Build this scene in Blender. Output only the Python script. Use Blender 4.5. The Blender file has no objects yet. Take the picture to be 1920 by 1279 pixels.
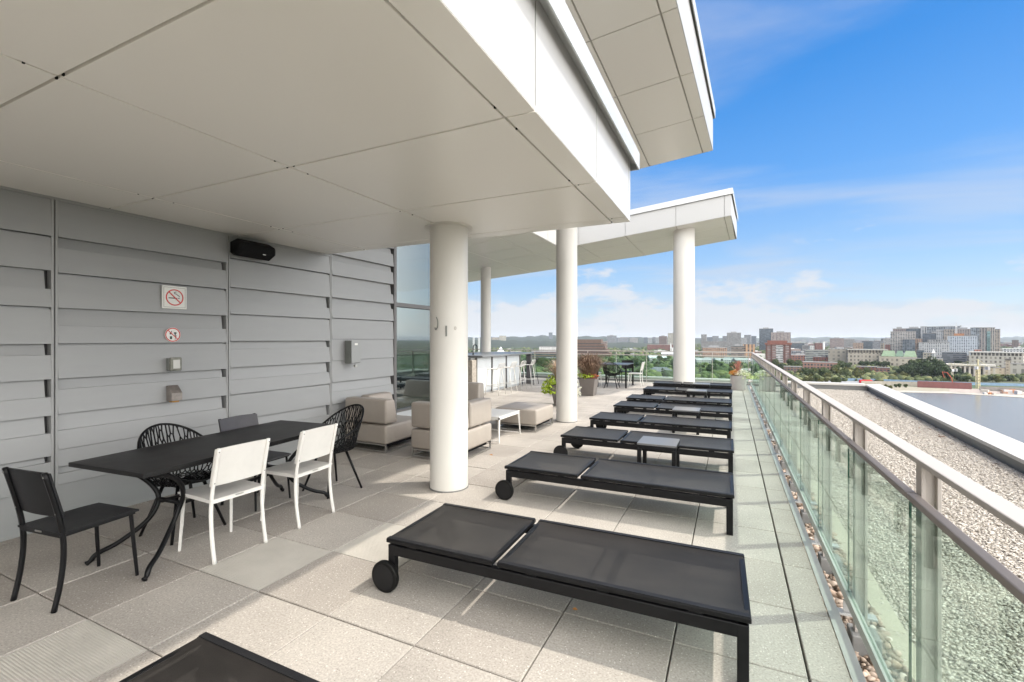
import bpy, math, random
import numpy as np
from mathutils import Vector, Matrix, geometry
random.seed(7); RNG = np.random.default_rng(7)
R = math.radians
scene = bpy.context.scene
col = scene.collection

# ------------------------------------------------------------------ camera
H = 1.6                       # eye height over the terrace
YAW = math.atan(410/865)
cam = bpy.data.objects.new('camera', bpy.data.cameras.new('camera'))
col.objects.link(cam); scene.camera = cam
cam.location = (0, 0, H)
cam.rotation_euler = (R(90), 0, YAW)
cam.data.sensor_width = 36; cam.data.lens = 36*865/1920
cam.data.shift_y = -3.5/1920
cam.data.clip_start = 0.05; cam.data.clip_end = 80000

# ------------------------------------------------------------------ light
SUNV = Vector((0.60, 0.36, 1.0)).normalized()      # towards the sun
ELEV = math.asin(SUNV.z); AZ = math.atan2(SUNV.x, SUNV.y)
world = bpy.data.worlds.new('World'); scene.world = world
world.use_nodes = True
def nn(nt, t, **kw):
    n = nt.nodes.new(t)
    for k, v in kw.items():
        if k.startswith('i_'): n.inputs[k[2:]].default_value = v
        else: setattr(n, k, v)
    return n
def build_world():
    nt = world.node_tree; nt.nodes.clear(); L = nt.links.new
    out = nn(nt, 'ShaderNodeOutputWorld'); bg = nn(nt, 'ShaderNodeBackground')
    bg.inputs['Strength'].default_value = SKY_STRENGTH
    sky = nn(nt, 'ShaderNodeTexSky', sky_type='NISHITA', sun_disc=False)
    sky.sun_elevation = ELEV; sky.sun_rotation = AZ
    sky.air_density = 1.0; sky.dust_density = 0.6; sky.ozone_density = 2.5
    hs = nn(nt, 'ShaderNodeHueSaturation'); hs.inputs['Saturation'].default_value = 1.28
    hs.inputs['Value'].default_value = 1.25
    L(sky.outputs[0], hs.inputs['Color'])
    tc = nn(nt, 'ShaderNodeTexCoord'); sep = nn(nt, 'ShaderNodeSeparateXYZ')
    L(tc.outputs['Generated'], sep.inputs[0])
    # direction projected on a cloud layer high above: p = d.xy / (d.z + .12)
    add = nn(nt, 'ShaderNodeMath', operation='ADD'); add.inputs[1].default_value = .10
    mx = nn(nt, 'ShaderNodeMath', operation='MAXIMUM'); mx.inputs[1].default_value = 0
    L(sep.outputs['Z'], mx.inputs[0]); L(mx.outputs[0], add.inputs[0])
    dx = nn(nt, 'ShaderNodeMath', operation='DIVIDE'); dy = nn(nt, 'ShaderNodeMath', operation='DIVIDE')
    L(sep.outputs['X'], dx.inputs[0]); L(add.outputs[0], dx.inputs[1])
    L(sep.outputs['Y'], dy.inputs[0]); L(add.outputs[0], dy.inputs[1])
    cmb = nn(nt, 'ShaderNodeCombineXYZ'); L(dx.outputs[0], cmb.inputs[0]); L(dy.outputs[0], cmb.inputs[1])
    mp = nn(nt, 'ShaderNodeMapping'); mp.inputs['Rotation'].default_value = (0, 0, R(28)); mp.inputs['Scale'].default_value = (.55, 1.15, 1)
    mp.inputs['Location'].default_value = (3.1, 1.7, 0)
    L(cmb.outputs[0], mp.inputs[0])
    n1 = nn(nt, 'ShaderNodeTexNoise'); n1.inputs['Scale'].default_value = .95; n1.inputs['Detail'].default_value = 8
    n1.inputs['Roughness'].default_value = .52; n1.inputs['Distortion'].default_value = .5
    L(mp.outputs[0], n1.inputs['Vector'])
    r1 = nn(nt, 'ShaderNodeMapRange', interpolation_type='SMOOTHSTEP'); r1.inputs['From Min'].default_value = .42; r1.inputs['From Max'].default_value = .70
    r1.inputs['To Max'].default_value = .62
    L(n1.outputs['Fac'], r1.inputs['Value'])
    # low cumulus bank: noise stretched sideways, only within some degrees of the horizon
    mp2 = nn(nt, 'ShaderNodeMapping'); mp2.inputs['Scale'].default_value = (3.2, 3.2, 8.5); mp2.inputs['Location'].default_value = (1.45, .7, .1)
    L(tc.outputs['Generated'], mp2.inputs[0])
    n2 = nn(nt, 'ShaderNodeTexNoise'); n2.inputs['Scale'].default_value = 1.7; n2.inputs['Detail'].default_value = 9; n2.inputs['Roughness'].default_value = .55
    L(mp2.outputs[0], n2.inputs['Vector'])
    hgt = nn(nt, 'ShaderNodeMapRange'); hgt.inputs['From Min'].default_value = .0; hgt.inputs['From Max'].default_value = .24
    hgt.inputs['To Min'].default_value = .22; hgt.inputs['To Max'].default_value = -.28
    L(sep.outputs['Z'], hgt.inputs['Value'])
    ad = nn(nt, 'ShaderNodeMath', operation='ADD'); L(n2.outputs['Fac'], ad.inputs[0]); L(hgt.outputs[0], ad.inputs[1])
    r2 = nn(nt, 'ShaderNodeMapRange', interpolation_type='SMOOTHSTEP'); r2.inputs['From Min'].default_value = .50; r2.inputs['From Max'].default_value = .60
    r2.inputs['To Max'].default_value = .85
    L(ad.outputs[0], r2.inputs['Value'])
    # clear sky colour by height, deep blue overhead and pale at the horizon
    rmp = nn(nt, 'ShaderNodeValToRGB'); E_ = rmp.color_ramp.elements
    stops = [(0, (2.6, 3.0, 3.5)), (.05, (2.25, 2.85, 3.6)), (.14, (1.5, 2.4, 3.65)), (.30, (.5, 1.58, 3.6)), (.46, (.10, 1.08, 3.15)), (1, (.08, .6, 2.3))]
    while len(E_) < len(stops): E_.new(.5)
    for e_, (p_, c_) in zip(E_, stops): e_.position = p_; e_.color = (c_[0]/4, c_[1]/4, c_[2]/4, 1)
    x4 = nn(nt, 'ShaderNodeVectorMath', operation='SCALE'); x4.inputs['Scale'].default_value = 4
    L(sep.outputs['Z'], rmp.inputs[0]); L(rmp.outputs[0], x4.inputs[0])
    m0 = nn(nt, 'ShaderNodeMixRGB'); m0.inputs['Fac'].default_value = .85
    m1 = nn(nt, 'ShaderNodeMixRGB'); m1.inputs['Color2'].default_value = (2.9, 3.2, 3.75, 1)
    m2 = nn(nt, 'ShaderNodeMixRGB'); m2.inputs['Color2'].default_value = (3.6, 3.7, 3.9, 1)
    m3 = nn(nt, 'ShaderNodeMixRGB'); m3.inputs['Color2'].default_value = SKY_FILL
    # bright fill added to the unseen sky behind the viewer, lifting the shaded parts
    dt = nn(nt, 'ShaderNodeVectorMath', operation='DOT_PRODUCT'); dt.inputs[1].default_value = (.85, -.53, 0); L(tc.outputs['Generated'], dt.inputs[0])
    fill_mask = nn(nt, 'ShaderNodeMapRange', interpolation_type='SMOOTHSTEP'); fill_mask.inputs['From Min'].default_value = -.04; fill_mask.inputs['From Max'].default_value = .40; L(dt.outputs['Value'], fill_mask.inputs['Value'])
    L(hs.outputs[0], m0.inputs['Color1']); L(x4.outputs[0], m0.inputs['Color2'])
    L(m0.outputs[0], m1.inputs['Color1']); L(r1.outputs[0], m1.inputs['Fac'])
    L(m1.outputs[0], m2.inputs['Color1']); L(r2.outputs[0], m2.inputs['Fac'])
    L(m2.outputs[0], m3.inputs['Color1']); L(fill_mask.outputs[0], m3.inputs['Fac'])
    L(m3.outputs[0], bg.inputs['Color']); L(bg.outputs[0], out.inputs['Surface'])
SKY_STRENGTH = 0.15
SKY_FILL = (19.5, 19.1, 18.5, 1)  # colour of the fill added to the out-of-view sky
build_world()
sun = bpy.data.objects.new('sun', bpy.data.lights.new('sun', 'SUN')); col.objects.link(sun)
sun.data.energy = 2.2; sun.data.angle = R(1.0); sun.data.color = (1, .93, .82)
sun.rotation_euler = SUNV.to_track_quat('Z', 'Y').to_euler()
vs = scene.view_settings
vs.view_transform = 'Standard'; vs.look = 'None'; vs.gamma = 1; vs.exposure = 0.60
scene.cycles.max_bounces = 8; scene.cycles.transparent_max_bounces = 24
scene.cycles.diffuse_bounces = 6
scene.cycles.caustics_reflective = False; scene.cycles.caustics_refractive = False

# ------------------------------------------------------------------ helpers
def tag(o, label=None, cat=None, group=None, kind=None):
    if label: o['label'] = label
    if cat: o['category'] = cat
    if group: o['group'] = group
    if kind: o['kind'] = kind
    return o
def thing(name, label, cat, loc=(0, 0, 0), rz=0, group=None):
    o = bpy.data.objects.new(name, None); col.objects.link(o)
    o.location = loc; o.rotation_euler = (0, 0, rz); o.empty_display_size = .2
    return tag(o, label, cat, group)
def dup(root, loc=None, rz=None, label=None, group=None, scale=None):
    def rec(o, parent):
        c = o.copy(); col.objects.link(c); c.parent = parent
        for ch in [k for k in ALL if k.parent == o]: rec(ch, c)
        return c
    ALL = [o for o in root.children_recursive]
    r = rec(root, None)
    if loc is not None: r.location = loc
    if rz is not None: r.rotation_euler = (0, 0, rz)
    if scale is not None: r.scale = scale
    if label: r['label'] = label
    if group: r['group'] = group
    return r
class MB:
    def __init__(s): s.v = []; s.f = []
    def add(s, vs, fs):
        n = len(s.v); s.v += [tuple(v) for v in vs]; s.f += [tuple(i+n for i in f) for f in fs]; return s
    def box(s, x0, x1, y0, y1, z0, z1):
        return s.add([(x0,y0,z0),(x1,y0,z0),(x1,y1,z0),(x0,y1,z0),(x0,y0,z1),(x1,y0,z1),(x1,y1,z1),(x0,y1,z1)],
                     [(0,3,2,1),(4,5,6,7),(0,1,5,4),(1,2,6,5),(2,3,7,6),(3,0,4,7)])
    def hexa(s, b, t):     # 4 bottom, 4 top points, counter-clockwise from above
        return s.add(list(b)+list(t), [(0,3,2,1),(4,5,6,7),(0,1,5,4),(1,2,6,5),(2,3,7,6),(3,0,4,7)])
    def prism(s, poly, z0, z1):
        n = len(poly)
        zs0 = z0 if callable(z0) else (lambda x, y: z0); zs1 = z1 if callable(z1) else (lambda x, y: z1)
        vs = [(x, y, zs0(x, y)) for x, y in poly]+[(x, y, zs1(x, y)) for x, y in poly]
        return s.add(vs, [tuple(range(n-1, -1, -1)), tuple(range(n, 2*n))]+[(i, (i+1) % n, n+(i+1) % n, n+i) for i in range(n)])
    def bar(s, a, b, w, h, up=(0, 0, 1)):
        a = Vector(a); b = Vector(b); d = (b-a).normalized(); u = Vector(up)
        if abs(d.dot(u)) > .98: u = Vector((0, 1, 0))
        r = d.cross(u).normalized(); u = r.cross(d).normalized()
        r *= w/2; u *= h/2
        p = [a-r-u, a+r-u, b+r-u, b-r-u]; q = [a-r+u, a+r+u, b+r+u, b-r+u]
        return s.hexa(p, q)
    def tube(s, pts, r, n=8, close=False, flat=1.0):
        pts = [Vector(p) for p in pts]; m = len(pts); rings = []
        up = Vector((0, 0, 1)); last = None
        for i, p in enumerate(pts):
            a = pts[(i-1) % m] if (close or i > 0) else p; b = pts[(i+1) % m] if (close or i < m-1) else p
            t = (b-a).normalized()
            if last is None:
                x = t.cross(up)
                if x.length < .1: x = t.cross(Vector((1, 0, 0)))
            else: x = last-t*last.dot(t)
            x.normalize(); last = x; y = t.cross(x)
            rr = r[i] if isinstance(r, (list, tuple)) else r
            rings.append([p+x*math.cos(2*math.pi*k/n)*rr+y*math.sin(2*math.pi*k/n)*rr*flat for k in range(n)])
        vs = [v for ring in rings for v in ring]; fs = []
        for i in range(m if close else m-1):
            j = (i+1) % m
            for k in range(n): fs.append((i*n+k, i*n+(k+1) % n, j*n+(k+1) % n, j*n+k))
        if not close: fs += [tuple(range(n-1, -1, -1)), tuple((m-1)*n+k for k in range(n))]
        return s.add(vs, fs)
    def cyl(s, x, y, z0, z1, r, n=32, r1=None):
        r1 = r if r1 is None else r1
        vs = [(x+r*math.cos(2*math.pi*k/n), y+r*math.sin(2*math.pi*k/n), z0) for k in range(n)]
        z1f = z1 if callable(z1) else (lambda a, b: z1)
        for k in range(n):
            a = x+r1*math.cos(2*math.pi*k/n); b = y+r1*math.sin(2*math.pi*k/n); vs.append((a, b, z1f(a, b)))
        return s.add(vs, [tuple(range(n-1, -1, -1)), tuple(range(n, 2*n))]+[(k, (k+1) % n, n+(k+1) % n, n+k) for k in range(n)])
    def disc(s, axis, c, r0, r1, t0, t1, n=32):   # ring/disc with its axis along 'x' or 'y'
        pts = []
        for t in (t0, t1):
            for r in (r0, r1):
                for k in range(n):
                    a = 2*math.pi*k/n; u, w = r*math.cos(a), r*math.sin(a)
                    pts.append((c[0]+t, c[1]+u, c[2]+w) if axis == 'x' else (c[0]+u, c[1]+t, c[2]+w))
        fs = []
        for k in range(n):
            j = (k+1) % n
            fs += [(k, j, n+j, n+k), (2*n+k, 3*n+k, 3*n+j, 2*n+j), (n+k, n+j, 3*n+j, 3*n+k), (k, 2*n+k, 2*n+j, j)]
        return s.add(pts, fs)
    def build(s, name, mat, parent=None, smooth=False, bevel=0, seg=2, sub=0, rnd=None):
        me = bpy.data.meshes.new(name); me.from_pydata(s.v, [], s.f); me.update()
        if mat: me.materials.append(mat)
        if smooth:
            me.polygons.foreach_set('use_smooth', [True]*len(me.polygons))
        o = bpy.data.objects.new(name, me); col.objects.link(o)
        if parent: o.parent = parent
        if smooth == 'auto':
            me.set_sharp_from_angle(angle=R(35))
        if bevel:
            b = o.modifiers.new('bevel', 'BEVEL'); b.width = bevel; b.segments = seg; b.limit_method = 'ANGLE'; b.angle_limit = R(40)
            b.harden_normals = False
        if sub:
            m = o.modifiers.new('sub', 'SUBSURF'); m.levels = sub; m.render_levels = sub
        return o
def arc(a, b, c, n=10):      # quadratic curve
    a, b, c = Vector(a), Vector(b), Vector(c)
    return [(1-t)**2*a+2*t*(1-t)*b+t*t*c for t in [i/n for i in range(n+1)]]
def cr(pts, n=6):            # Catmull-Rom through points
    P = [Vector(p) for p in pts]; P = [P[0]*2-P[1]]+P+[P[-1]*2-P[-2]]; out = []
    for i in range(1, len(P)-2):
        for k in range(n):
            t = k/n; a, b, c, d = P[i-1:i+3]
            out.append(.5*((2*b)+(c-a)*t+(2*a-5*b+4*c-d)*t*t+(3*b-a-3*c+d)*t**3))
    out.append(P[-2]); return out

def mat(name, c, rough=.5, metal=0, var=0, vscale=4, bump=0, bscale=60, spec=.5, c2=None, detail=5, coat=0, stretch=None, alpha=None):
    m = bpy.data.materials.new(name); m.use_nodes = True; nt = m.node_tree; L = nt.links.new
    b = nt.nodes['Principled BSDF']; b.inputs['Base Color'].default_value = (*c, 1); b.inputs['Roughness'].default_value = rough
    b.inputs['Metallic'].default_value = metal; b.inputs['Specular IOR Level'].default_value = spec
    if coat: b.inputs['Coat Weight'].default_value = coat; b.inputs['Coat Roughness'].default_value = .1
    if var or c2 or bump:
        tc = nn(nt, 'ShaderNodeTexCoord'); mp = nn(nt, 'ShaderNodeMapping')
        if stretch: mp.inputs['Scale'].default_value = stretch
        L(tc.outputs['Object'], mp.inputs[0])
    if var or c2:
        n = nn(nt, 'ShaderNodeTexNoise'); n.inputs['Scale'].default_value = vscale; n.inputs['Detail'].default_value = detail; n.inputs['Roughness'].default_value = .6
        L(mp.outputs[0], n.inputs['Vector'])
        mr = nn(nt, 'ShaderNodeMapRange', interpolation_type='SMOOTHSTEP'); mr.inputs['From Min'].default_value = .18; mr.inputs['From Max'].default_value = .82
        L(n.outputs['Fac'], mr.inputs['Value'])
        mx = nn(nt, 'ShaderNodeMixRGB')
        d = c2 or tuple(x*(1-var) for x in c)
        e = c if c2 else tuple(min(1, x*(1+var)) for x in c)
        mx.inputs['Color1'].default_value = (*d, 1); mx.inputs['Color2'].default_value = (*e, 1)
        L(mr.outputs[0], mx.inputs['Fac']); L(mx.outputs[0], b.inputs['Base Color'])
        r2 = nn(nt, 'ShaderNodeMapRange'); r2.inputs['To Min'].default_value = max(0, rough-.08); r2.inputs['To Max'].default_value = min(1, rough+.08)
        L(n.outputs['Fac'], r2.inputs['Value']); L(r2.outputs[0], b.inputs['Roughness'])
    if bump:
        nb = nn(nt, 'ShaderNodeTexNoise'); nb.inputs['Scale'].default_value = bscale; nb.inputs['Detail'].default_value = 4
        L(mp.outputs[0], nb.inputs['Vector'])
        bp = nn(nt, 'ShaderNodeBump'); bp.inputs['Strength'].default_value = bump; bp.inputs['Distance'].default_value = .01
        L(nb.outputs['Fac'], bp.inputs['Height']); L(bp.outputs[0], b.inputs['Normal'])
    return m

# ------------------------------------------------------------------ materials
M = {}
M['soffit'] = mat('soffit_panel', (.88, .86, .815), .27)
M['soffit_joint'] = mat('soffit_joint', (.36, .34, .30), .5, var=.2, vscale=9)
M['fascia'] = mat('fascia_panel', (.48, .477, .468), .34, var=.02, vscale=1)
M['column'] = mat('column_paint', (.67, .65, .61), .42, var=.05, vscale=2.5, bump=.04, bscale=40, stretch=(1, 1, .35))
M['flash'] = mat('metal_flashing', (.52, .53, .53), .4, .3, var=.06)
M['siding'] = mat('grey_metal_siding', (.335, .342, .348), .5, .15, var=.035, vscale=1.5, stretch=(1, 1, 5))
M['siding_trim'] = mat('siding_trim', (.345, .35, .352), .5, .15, var=.02)
M['dark'] = mat('dark_gap', (.012, .012, .013), .8, spec=.2)
M['blackmetal'] = mat('black_powder_coat', (.0065, .0065, .0075), .38, spec=.22, var=.25, vscale=12, bump=.04, bscale=300)
M['blackseat'] = mat('black_textured_seat', (.013, .013, .015), .46, spec=.22, var=.25, vscale=9, bump=.15, bscale=500)
M['tabletop'] = mat('black_table_top', (.013, .0125, .013), .42, spec=.22, var=.4, vscale=5, bump=.05, bscale=200)
M['greyseat'] = mat('dark_grey_sling', (.075, .072, .08), .5, var=.15, vscale=8)
M['whitemetal'] = mat('white_powder_coat', (.74, .72, .69), .42, var=.04, vscale=10)
M['whiteseat'] = mat('white_sling', (.70, .68, .65), .55, var=.05, vscale=6, bump=.15, bscale=600)
M['sofa'] = mat('taupe_vinyl', (.36, .318, .28), .45, var=.06, vscale=4, bump=.55, bscale=5)
M['chrome'] = mat('brushed_steel', (.5, .49, .47), .3, .9, var=.05)
M['rubber'] = mat('black_rubber', (.006, .006, .006), .55, spec=.2)
M['wheelhub'] = mat('wheel_hub', (.012, .012, .013), .5, spec=.2)
M['railmetal'] = mat('rail_champagne', (.43, .395, .365), .5, 0, var=.04, vscale=4, stretch=(1, .2, 1))
M['railcap'] = mat('rail_cap_taupe', (.24, .21, .195), .5, 0, var=.04, vscale=4)
M['edge'] = mat('edge_angle', (.44, .455, .43), .5, .1, var=.08, vscale=3)
M['pedestal'] = mat('pedestal_grey', (.2, .2, .195), .7, var=.2, vscale=12)
M['parapetcap'] = mat('parapet_cap', (.48, .465, .44), .6, 0, spec=.25, var=.04, vscale=2)
M['parapetwall'] = mat('parapet_side', (.17, .175, .175), .55, .2, var=.1, vscale=3)
M['stone_tile'] = mat('split_stone', (.40, .36, .31), .8, var=.3, vscale=14, bump=.6, bscale=25)
M['frost'] = mat('frosted_panel', (.66, .69, .71), .35, var=.05, vscale=3)
M['counter'] = mat('grey_counter', (.20, .21, .22), .35, var=.15, vscale=30)
M['planter'] = mat('taupe_planter', (.17, .15, .14), .5, var=.08, vscale=8)
M['planter_lt'] = mat('grey_planter', (.36, .33, .32), .55, var=.06, vscale=8)
M['soil'] = mat('soil', (.04, .03, .02), .95)
M['mullion'] = mat('mullion', (.17, .165, .165), .45, .3)
M['sill'] = mat('sill', (.5, .52, .54), .45)
M['interior'] = mat('interior_wall', (.30, .31, .31), .8, var=.2, vscale=1)
M['signwhite'] = mat('sign_white', (.78, .78, .75), .4)
M['signred'] = mat('sign_red', (.62, .03, .03), .4)
M['signblack'] = mat('sign_black', (.02, .02, .02), .5)
M['signgreen'] = mat('sign_dark_green', (.02, .06, .05), .5)
M['boxgrey'] = mat('grey_box', (.22, .23, .215), .5, .2, var=.1, vscale=10)
M['leafdead'] = mat('dry_leaf', (.45, .2, .05), .7)

def glass_mat(name, tint, ior=1.5, rough=0.0, refl=1.0):
    m = bpy.data.materials.new(name); m.use_nodes = True; nt = m.node_tree; L = nt.links.new
    nt.nodes.clear(); out = nn(nt, 'ShaderNodeOutputMaterial')
    t = nn(nt, 'ShaderNodeBsdfTransparent'); t.inputs[0].default_value = (*tint, 1)
    g = nn(nt, 'ShaderNodeBsdfGlossy'); g.inputs['Roughness'].default_value = rough; g.inputs['Color'].default_value = (.95, 1, .98, 1)
    f = nn(nt, 'ShaderNodeFresnel'); ge = nn(nt, 'ShaderNodeNewGeometry'); io = nn(nt, 'ShaderNodeMapRange')
    io.inputs['To Min'].default_value = ior; io.inputs['To Max'].default_value = 1/ior
    L(ge.outputs['Backfacing'], io.inputs['Value']); L(io.outputs[0], f.inputs['IOR'])
    mu = nn(nt, 'ShaderNodeMath', operation='MULTIPLY'); mu.inputs[1].default_value = refl; mu.use_clamp = True
    mx = nn(nt, 'ShaderNodeMixShader')
    L(f.outputs[0], mu.inputs[0]); L(mu.outputs[0], mx.inputs[0]); L(t.outputs[0], mx.inputs[1]); L(g.outputs[0], mx.inputs[2]); L(mx.outputs[0], out.inputs[0])
    return m
M['railglass'] = glass_mat('green_rail_glass', (.82, .908, .868), 1.5, refl=.8)
M['winglass'] = glass_mat('window_glass', (.62, .66, .65), 2.0, refl=1.5)
def edge_glass():
    return mat('glass_edge_green', (.02, .10, .07), .2)
M['glassedge'] = edge_glass()

def sling_mat():
    m = mat('charcoal_sling', (.020, .0175, .016), .45, var=.45, vscale=2.2, detail=7, bump=.10, bscale=700, spec=.14, stretch=(1, 3, 1))
    nt = m.node_tree; L = nt.links.new; b = nt.nodes['Principled BSDF']; out = nt.nodes['Material Output']
    b.inputs['Sheen Weight'].default_value = .08; b.inputs['Sheen Roughness'].default_value = .4
    t = nn(nt, 'ShaderNodeBsdfTransparent'); t.inputs[0].default_value = (.8, .8, .8, 1)
    mx = nn(nt, 'ShaderNodeMixShader'); mx.inputs[0].default_value = .965
    L(t.outputs[0], mx.inputs[1]); L(b.outputs[0], mx.inputs[2]); L(mx.outputs[0], out.inputs[0])
    return m
M['sling'] = sling_mat()

def paving_mat():
    m = bpy.data.materials.new('concrete_paver'); m.use_nodes = True; nt = m.node_tree; L = nt.links.new
    b = nt.nodes['Principled BSDF']; b.inputs['Roughness'].default_value = .82; b.inputs['Specular IOR Level'].default_value = .35
    tc = nn(nt, 'ShaderNodeTexCoord')
    at = nn(nt, 'ShaderNodeAttribute', attribute_name='tone')
    base = nn(nt, 'ShaderNodeValToRGB')
    base.color_ramp.elements[0].color = (.325, .292, .262, 1); base.color_ramp.elements[1].color = (.49, .455, .415, 1)
    L(at.outputs['Fac'], base.inputs[0])
    n1 = nn(nt, 'ShaderNodeTexNoise'); n1.inputs['Scale'].default_value = 1.3; n1.inputs['Detail'].default_value = 6
    n2 = nn(nt, 'ShaderNodeTexNoise'); n2.inputs['Scale'].default_value = 90; n2.inputs['Detail'].default_value = 3
    v = nn(nt, 'ShaderNodeTexVoronoi'); v.inputs['Scale'].default_value = 85
    for n in (n1, n2, v): L(tc.outputs['Object'], n.inputs['Vector'])
    s1 = nn(nt, 'ShaderNodeMapRange'); s1.inputs['From Min'].default_value = .3; s1.inputs['From Max'].default_value = .7; s1.inputs['To Min'].default_value = .80; s1.inputs['To Max'].default_value = 1.06
    L(n1.outputs['Fac'], s1.inputs['Value'])
    s2 = nn(nt, 'ShaderNodeMapRange'); s2.inputs['From Min'].default_value = .3; s2.inputs['From Max'].default_value = .7; s2.inputs['To Min'].default_value = .80; s2.inputs['To Max'].default_value = 1.16
    L(n2.outputs['Fac'], s2.inputs['Value'])
    mu = nn(nt, 'ShaderNodeMath', operation='MULTIPLY'); L(s1.outputs[0], mu.inputs[0]); L(s2.outputs[0], mu.inputs[1])
    mx = nn(nt, 'ShaderNodeMixRGB', blend_type='MULTIPLY'); mx.inputs['Fac'].default_value = 1
    L(base.outputs[0], mx.inputs['Color1']); L(mu.outputs[0], mx.inputs['Color2'])
    # white and dark grains of aggregate
    gr = nn(nt, 'ShaderNodeSeparateXYZ'); L(v.outputs['Color'], gr.inputs[0])
    lt = nn(nt, 'ShaderNodeMath', operation='LESS_THAN'); lt.inputs[1].default_value = .30; L(v.outputs['Distance'], lt.inputs[0])
    g1 = nn(nt, 'ShaderNodeMath', operation='GREATER_THAN'); g1.inputs[1].default_value = .86; L(gr.outputs[0], g1.inputs[0])
    g2 = nn(nt, 'ShaderNodeMath', operation='GREATER_THAN'); g2.inputs[1].default_value = .88; L(gr.outputs[1], g2.inputs[0])
    a1 = nn(nt, 'ShaderNodeMath', operation='MULTIPLY'); L(lt.outputs[0], a1.inputs[0]); L(g1.outputs[0], a1.inputs[1])
    a2 = nn(nt, 'ShaderNodeMath', operation='MULTIPLY'); L(lt.outputs[0], a2.inputs[0]); L(g2.outputs[0], a2.inputs[1])
    a1b = nn(nt, 'ShaderNodeMath', operation='MULTIPLY'); a1b.inputs[1].default_value = .6; L(a1.outputs[0], a1b.inputs[0])
    a2b = nn(nt, 'ShaderNodeMath', operation='MULTIPLY'); a2b.inputs[1].default_value = .45; L(a2.outputs[0], a2b.inputs[0])
    m1 = nn(nt, 'ShaderNodeMixRGB'); m1.inputs['Color2'].default_value = (.78, .74, .7, 1); L(a1b.outputs[0], m1.inputs['Fac']); L(mx.outputs[0], m1.inputs['Color1'])
    m2 = nn(nt, 'ShaderNodeMixRGB'); m2.inputs['Color2'].default_value = (.12, .10, .09, 1); L(a2b.outputs[0], m2.inputs['Fac']); L(m1.outputs[0], m2.inputs['Color1'])
    L(m2.outputs[0], b.inputs['Base Color'])
    bp = nn(nt, 'ShaderNodeBump'); bp.inputs['Strength'].default_value = .25; bp.inputs['Distance'].default_value = .004
    L(n2.outputs['Fac'], bp.inputs['Height']); L(bp.outputs[0], b.inputs['Normal'])
    return m
M['paving'] = paving_mat()
M['tactile'] = mat('tactile_paver', (.45, .425, .385), .8, var=.1, vscale=3, bump=.15, bscale=120)

# ------------------------------------------------------------------ terrace floor
TX0 = .335; TY0 = 1.348; T = .61
def in_deck(x, y): return True
def floor():
    sub = MB(); sub.box(-26, .5, -6, 18.05, -.24, -.05)
    tag(sub.build('terrace_slab', M['dark']), kind='structure')
    tact = {(-3, 1), (-6, 1), (-6, -1), (-4, 2), (-5, 7), (-12, 1)}
    vs = []; fs = []; tone = []
    tac = MB()
    def tile(x0, x1, y0, y1, tval, z):
        n = len(vs); b = .004
        zs = [z+random.uniform(-.0008, .0008) for _ in range(4)]
        vs.extend([(x0, y0, -.045), (x1, y0, -.045), (x1, y1, -.045), (x0, y1, -.045),
                   (x0, y0, zs[0]-b), (x1, y0, zs[1]-b), (x1, y1, zs[2]-b), (x0, y1, zs[3]-b),
                   (x0+b, y0+b, zs[0]), (x1-b, y0+b, zs[1]), (x1-b, y1-b, zs[2]), (x0+b, y1-b, zs[3])])
        for f in [(8,9,10,11),(0,1,5,4),(1,2,6,5),(2,3,7,6),(3,0,4,7),(4,5,9,8),(5,6,10,9),(6,7,11,10),(7,4,8,11)]:
            fs.append(tuple(n+i for i in f))
        tone.extend([tval]*9)
    g = .0035
    for i in range(-42, 1):
        for j in range(-12, 28):
            x0 = TX0+(i-1)*T; y0 = TY0+j*T
            if y0+T > 18.06: continue
            if x0 < -16 and y0 < 8: continue
            tv = min(1, max(0, random.gauss(.66, .11))); 
            if random.random() < .06: tv = random.uniform(.3, .42)
            z = random.gauss(0, .0012)
            if (i, j) in {(-5, 1), (-4, 2), (-5, -1)}:
                # embossed grid paver: small raised studs
                tac.box(x0+g, x0+T-g, y0+g, y0+T-g, -.045, -.002)
                n = 44; s = (T-.03)/n
                for a in range(n):
                    for c in range(n):
                        px = x0+.015+a*s; py = y0+.015+c*s
                        tac.hexa([(px+.002, py+.002, -.002), (px+s-.004, py+.002, -.002), (px+s-.004, py+s-.004, -.002), (px+.002, py+s-.004, -.002)],
                                 [(px+.0035, py+.0035, .0002), (px+s-.0055, py+.0035, .0002), (px+s-.0055, py+s-.0055, .0002), (px+.0035, py+s-.0055, .0002)])
                continue
            tile(x0+g, x0+T-g-(.002 if i == 0 else 0), y0+g, y0+T-g, tv, z)
    for j in range(-12, 28):
        y0 = TY0+j*T
        if y0+T > 18.06: continue
        tile(TX0+.005, .512, y0+g, y0+T-g, min(1, max(0, random.gauss(.58, .1))), 0)
    me = bpy.data.meshes.new('paving'); me.from_pydata(vs, [], fs)
    at = me.attributes.new('tone', 'FLOAT', 'FACE'); at.data.foreach_set('value', tone)
    me.materials.append(M['paving']); o = bpy.data.objects.new('terrace_paving', me); col.objects.link(o); tag(o, kind='structure')
    tag(tac.build('terrace_grid_paving', M['tactile']), kind='structure')
floor()

# edge angle strip between paving and stone gap
e = MB(); e.box(.515, .572, -6, 18.0, -.006, .004); e.box(.566, .572, -6, 18.0, -.10, -.006)
tag(e.build('terrace_edge_strip', M['edge']), kind='structure')

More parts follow.
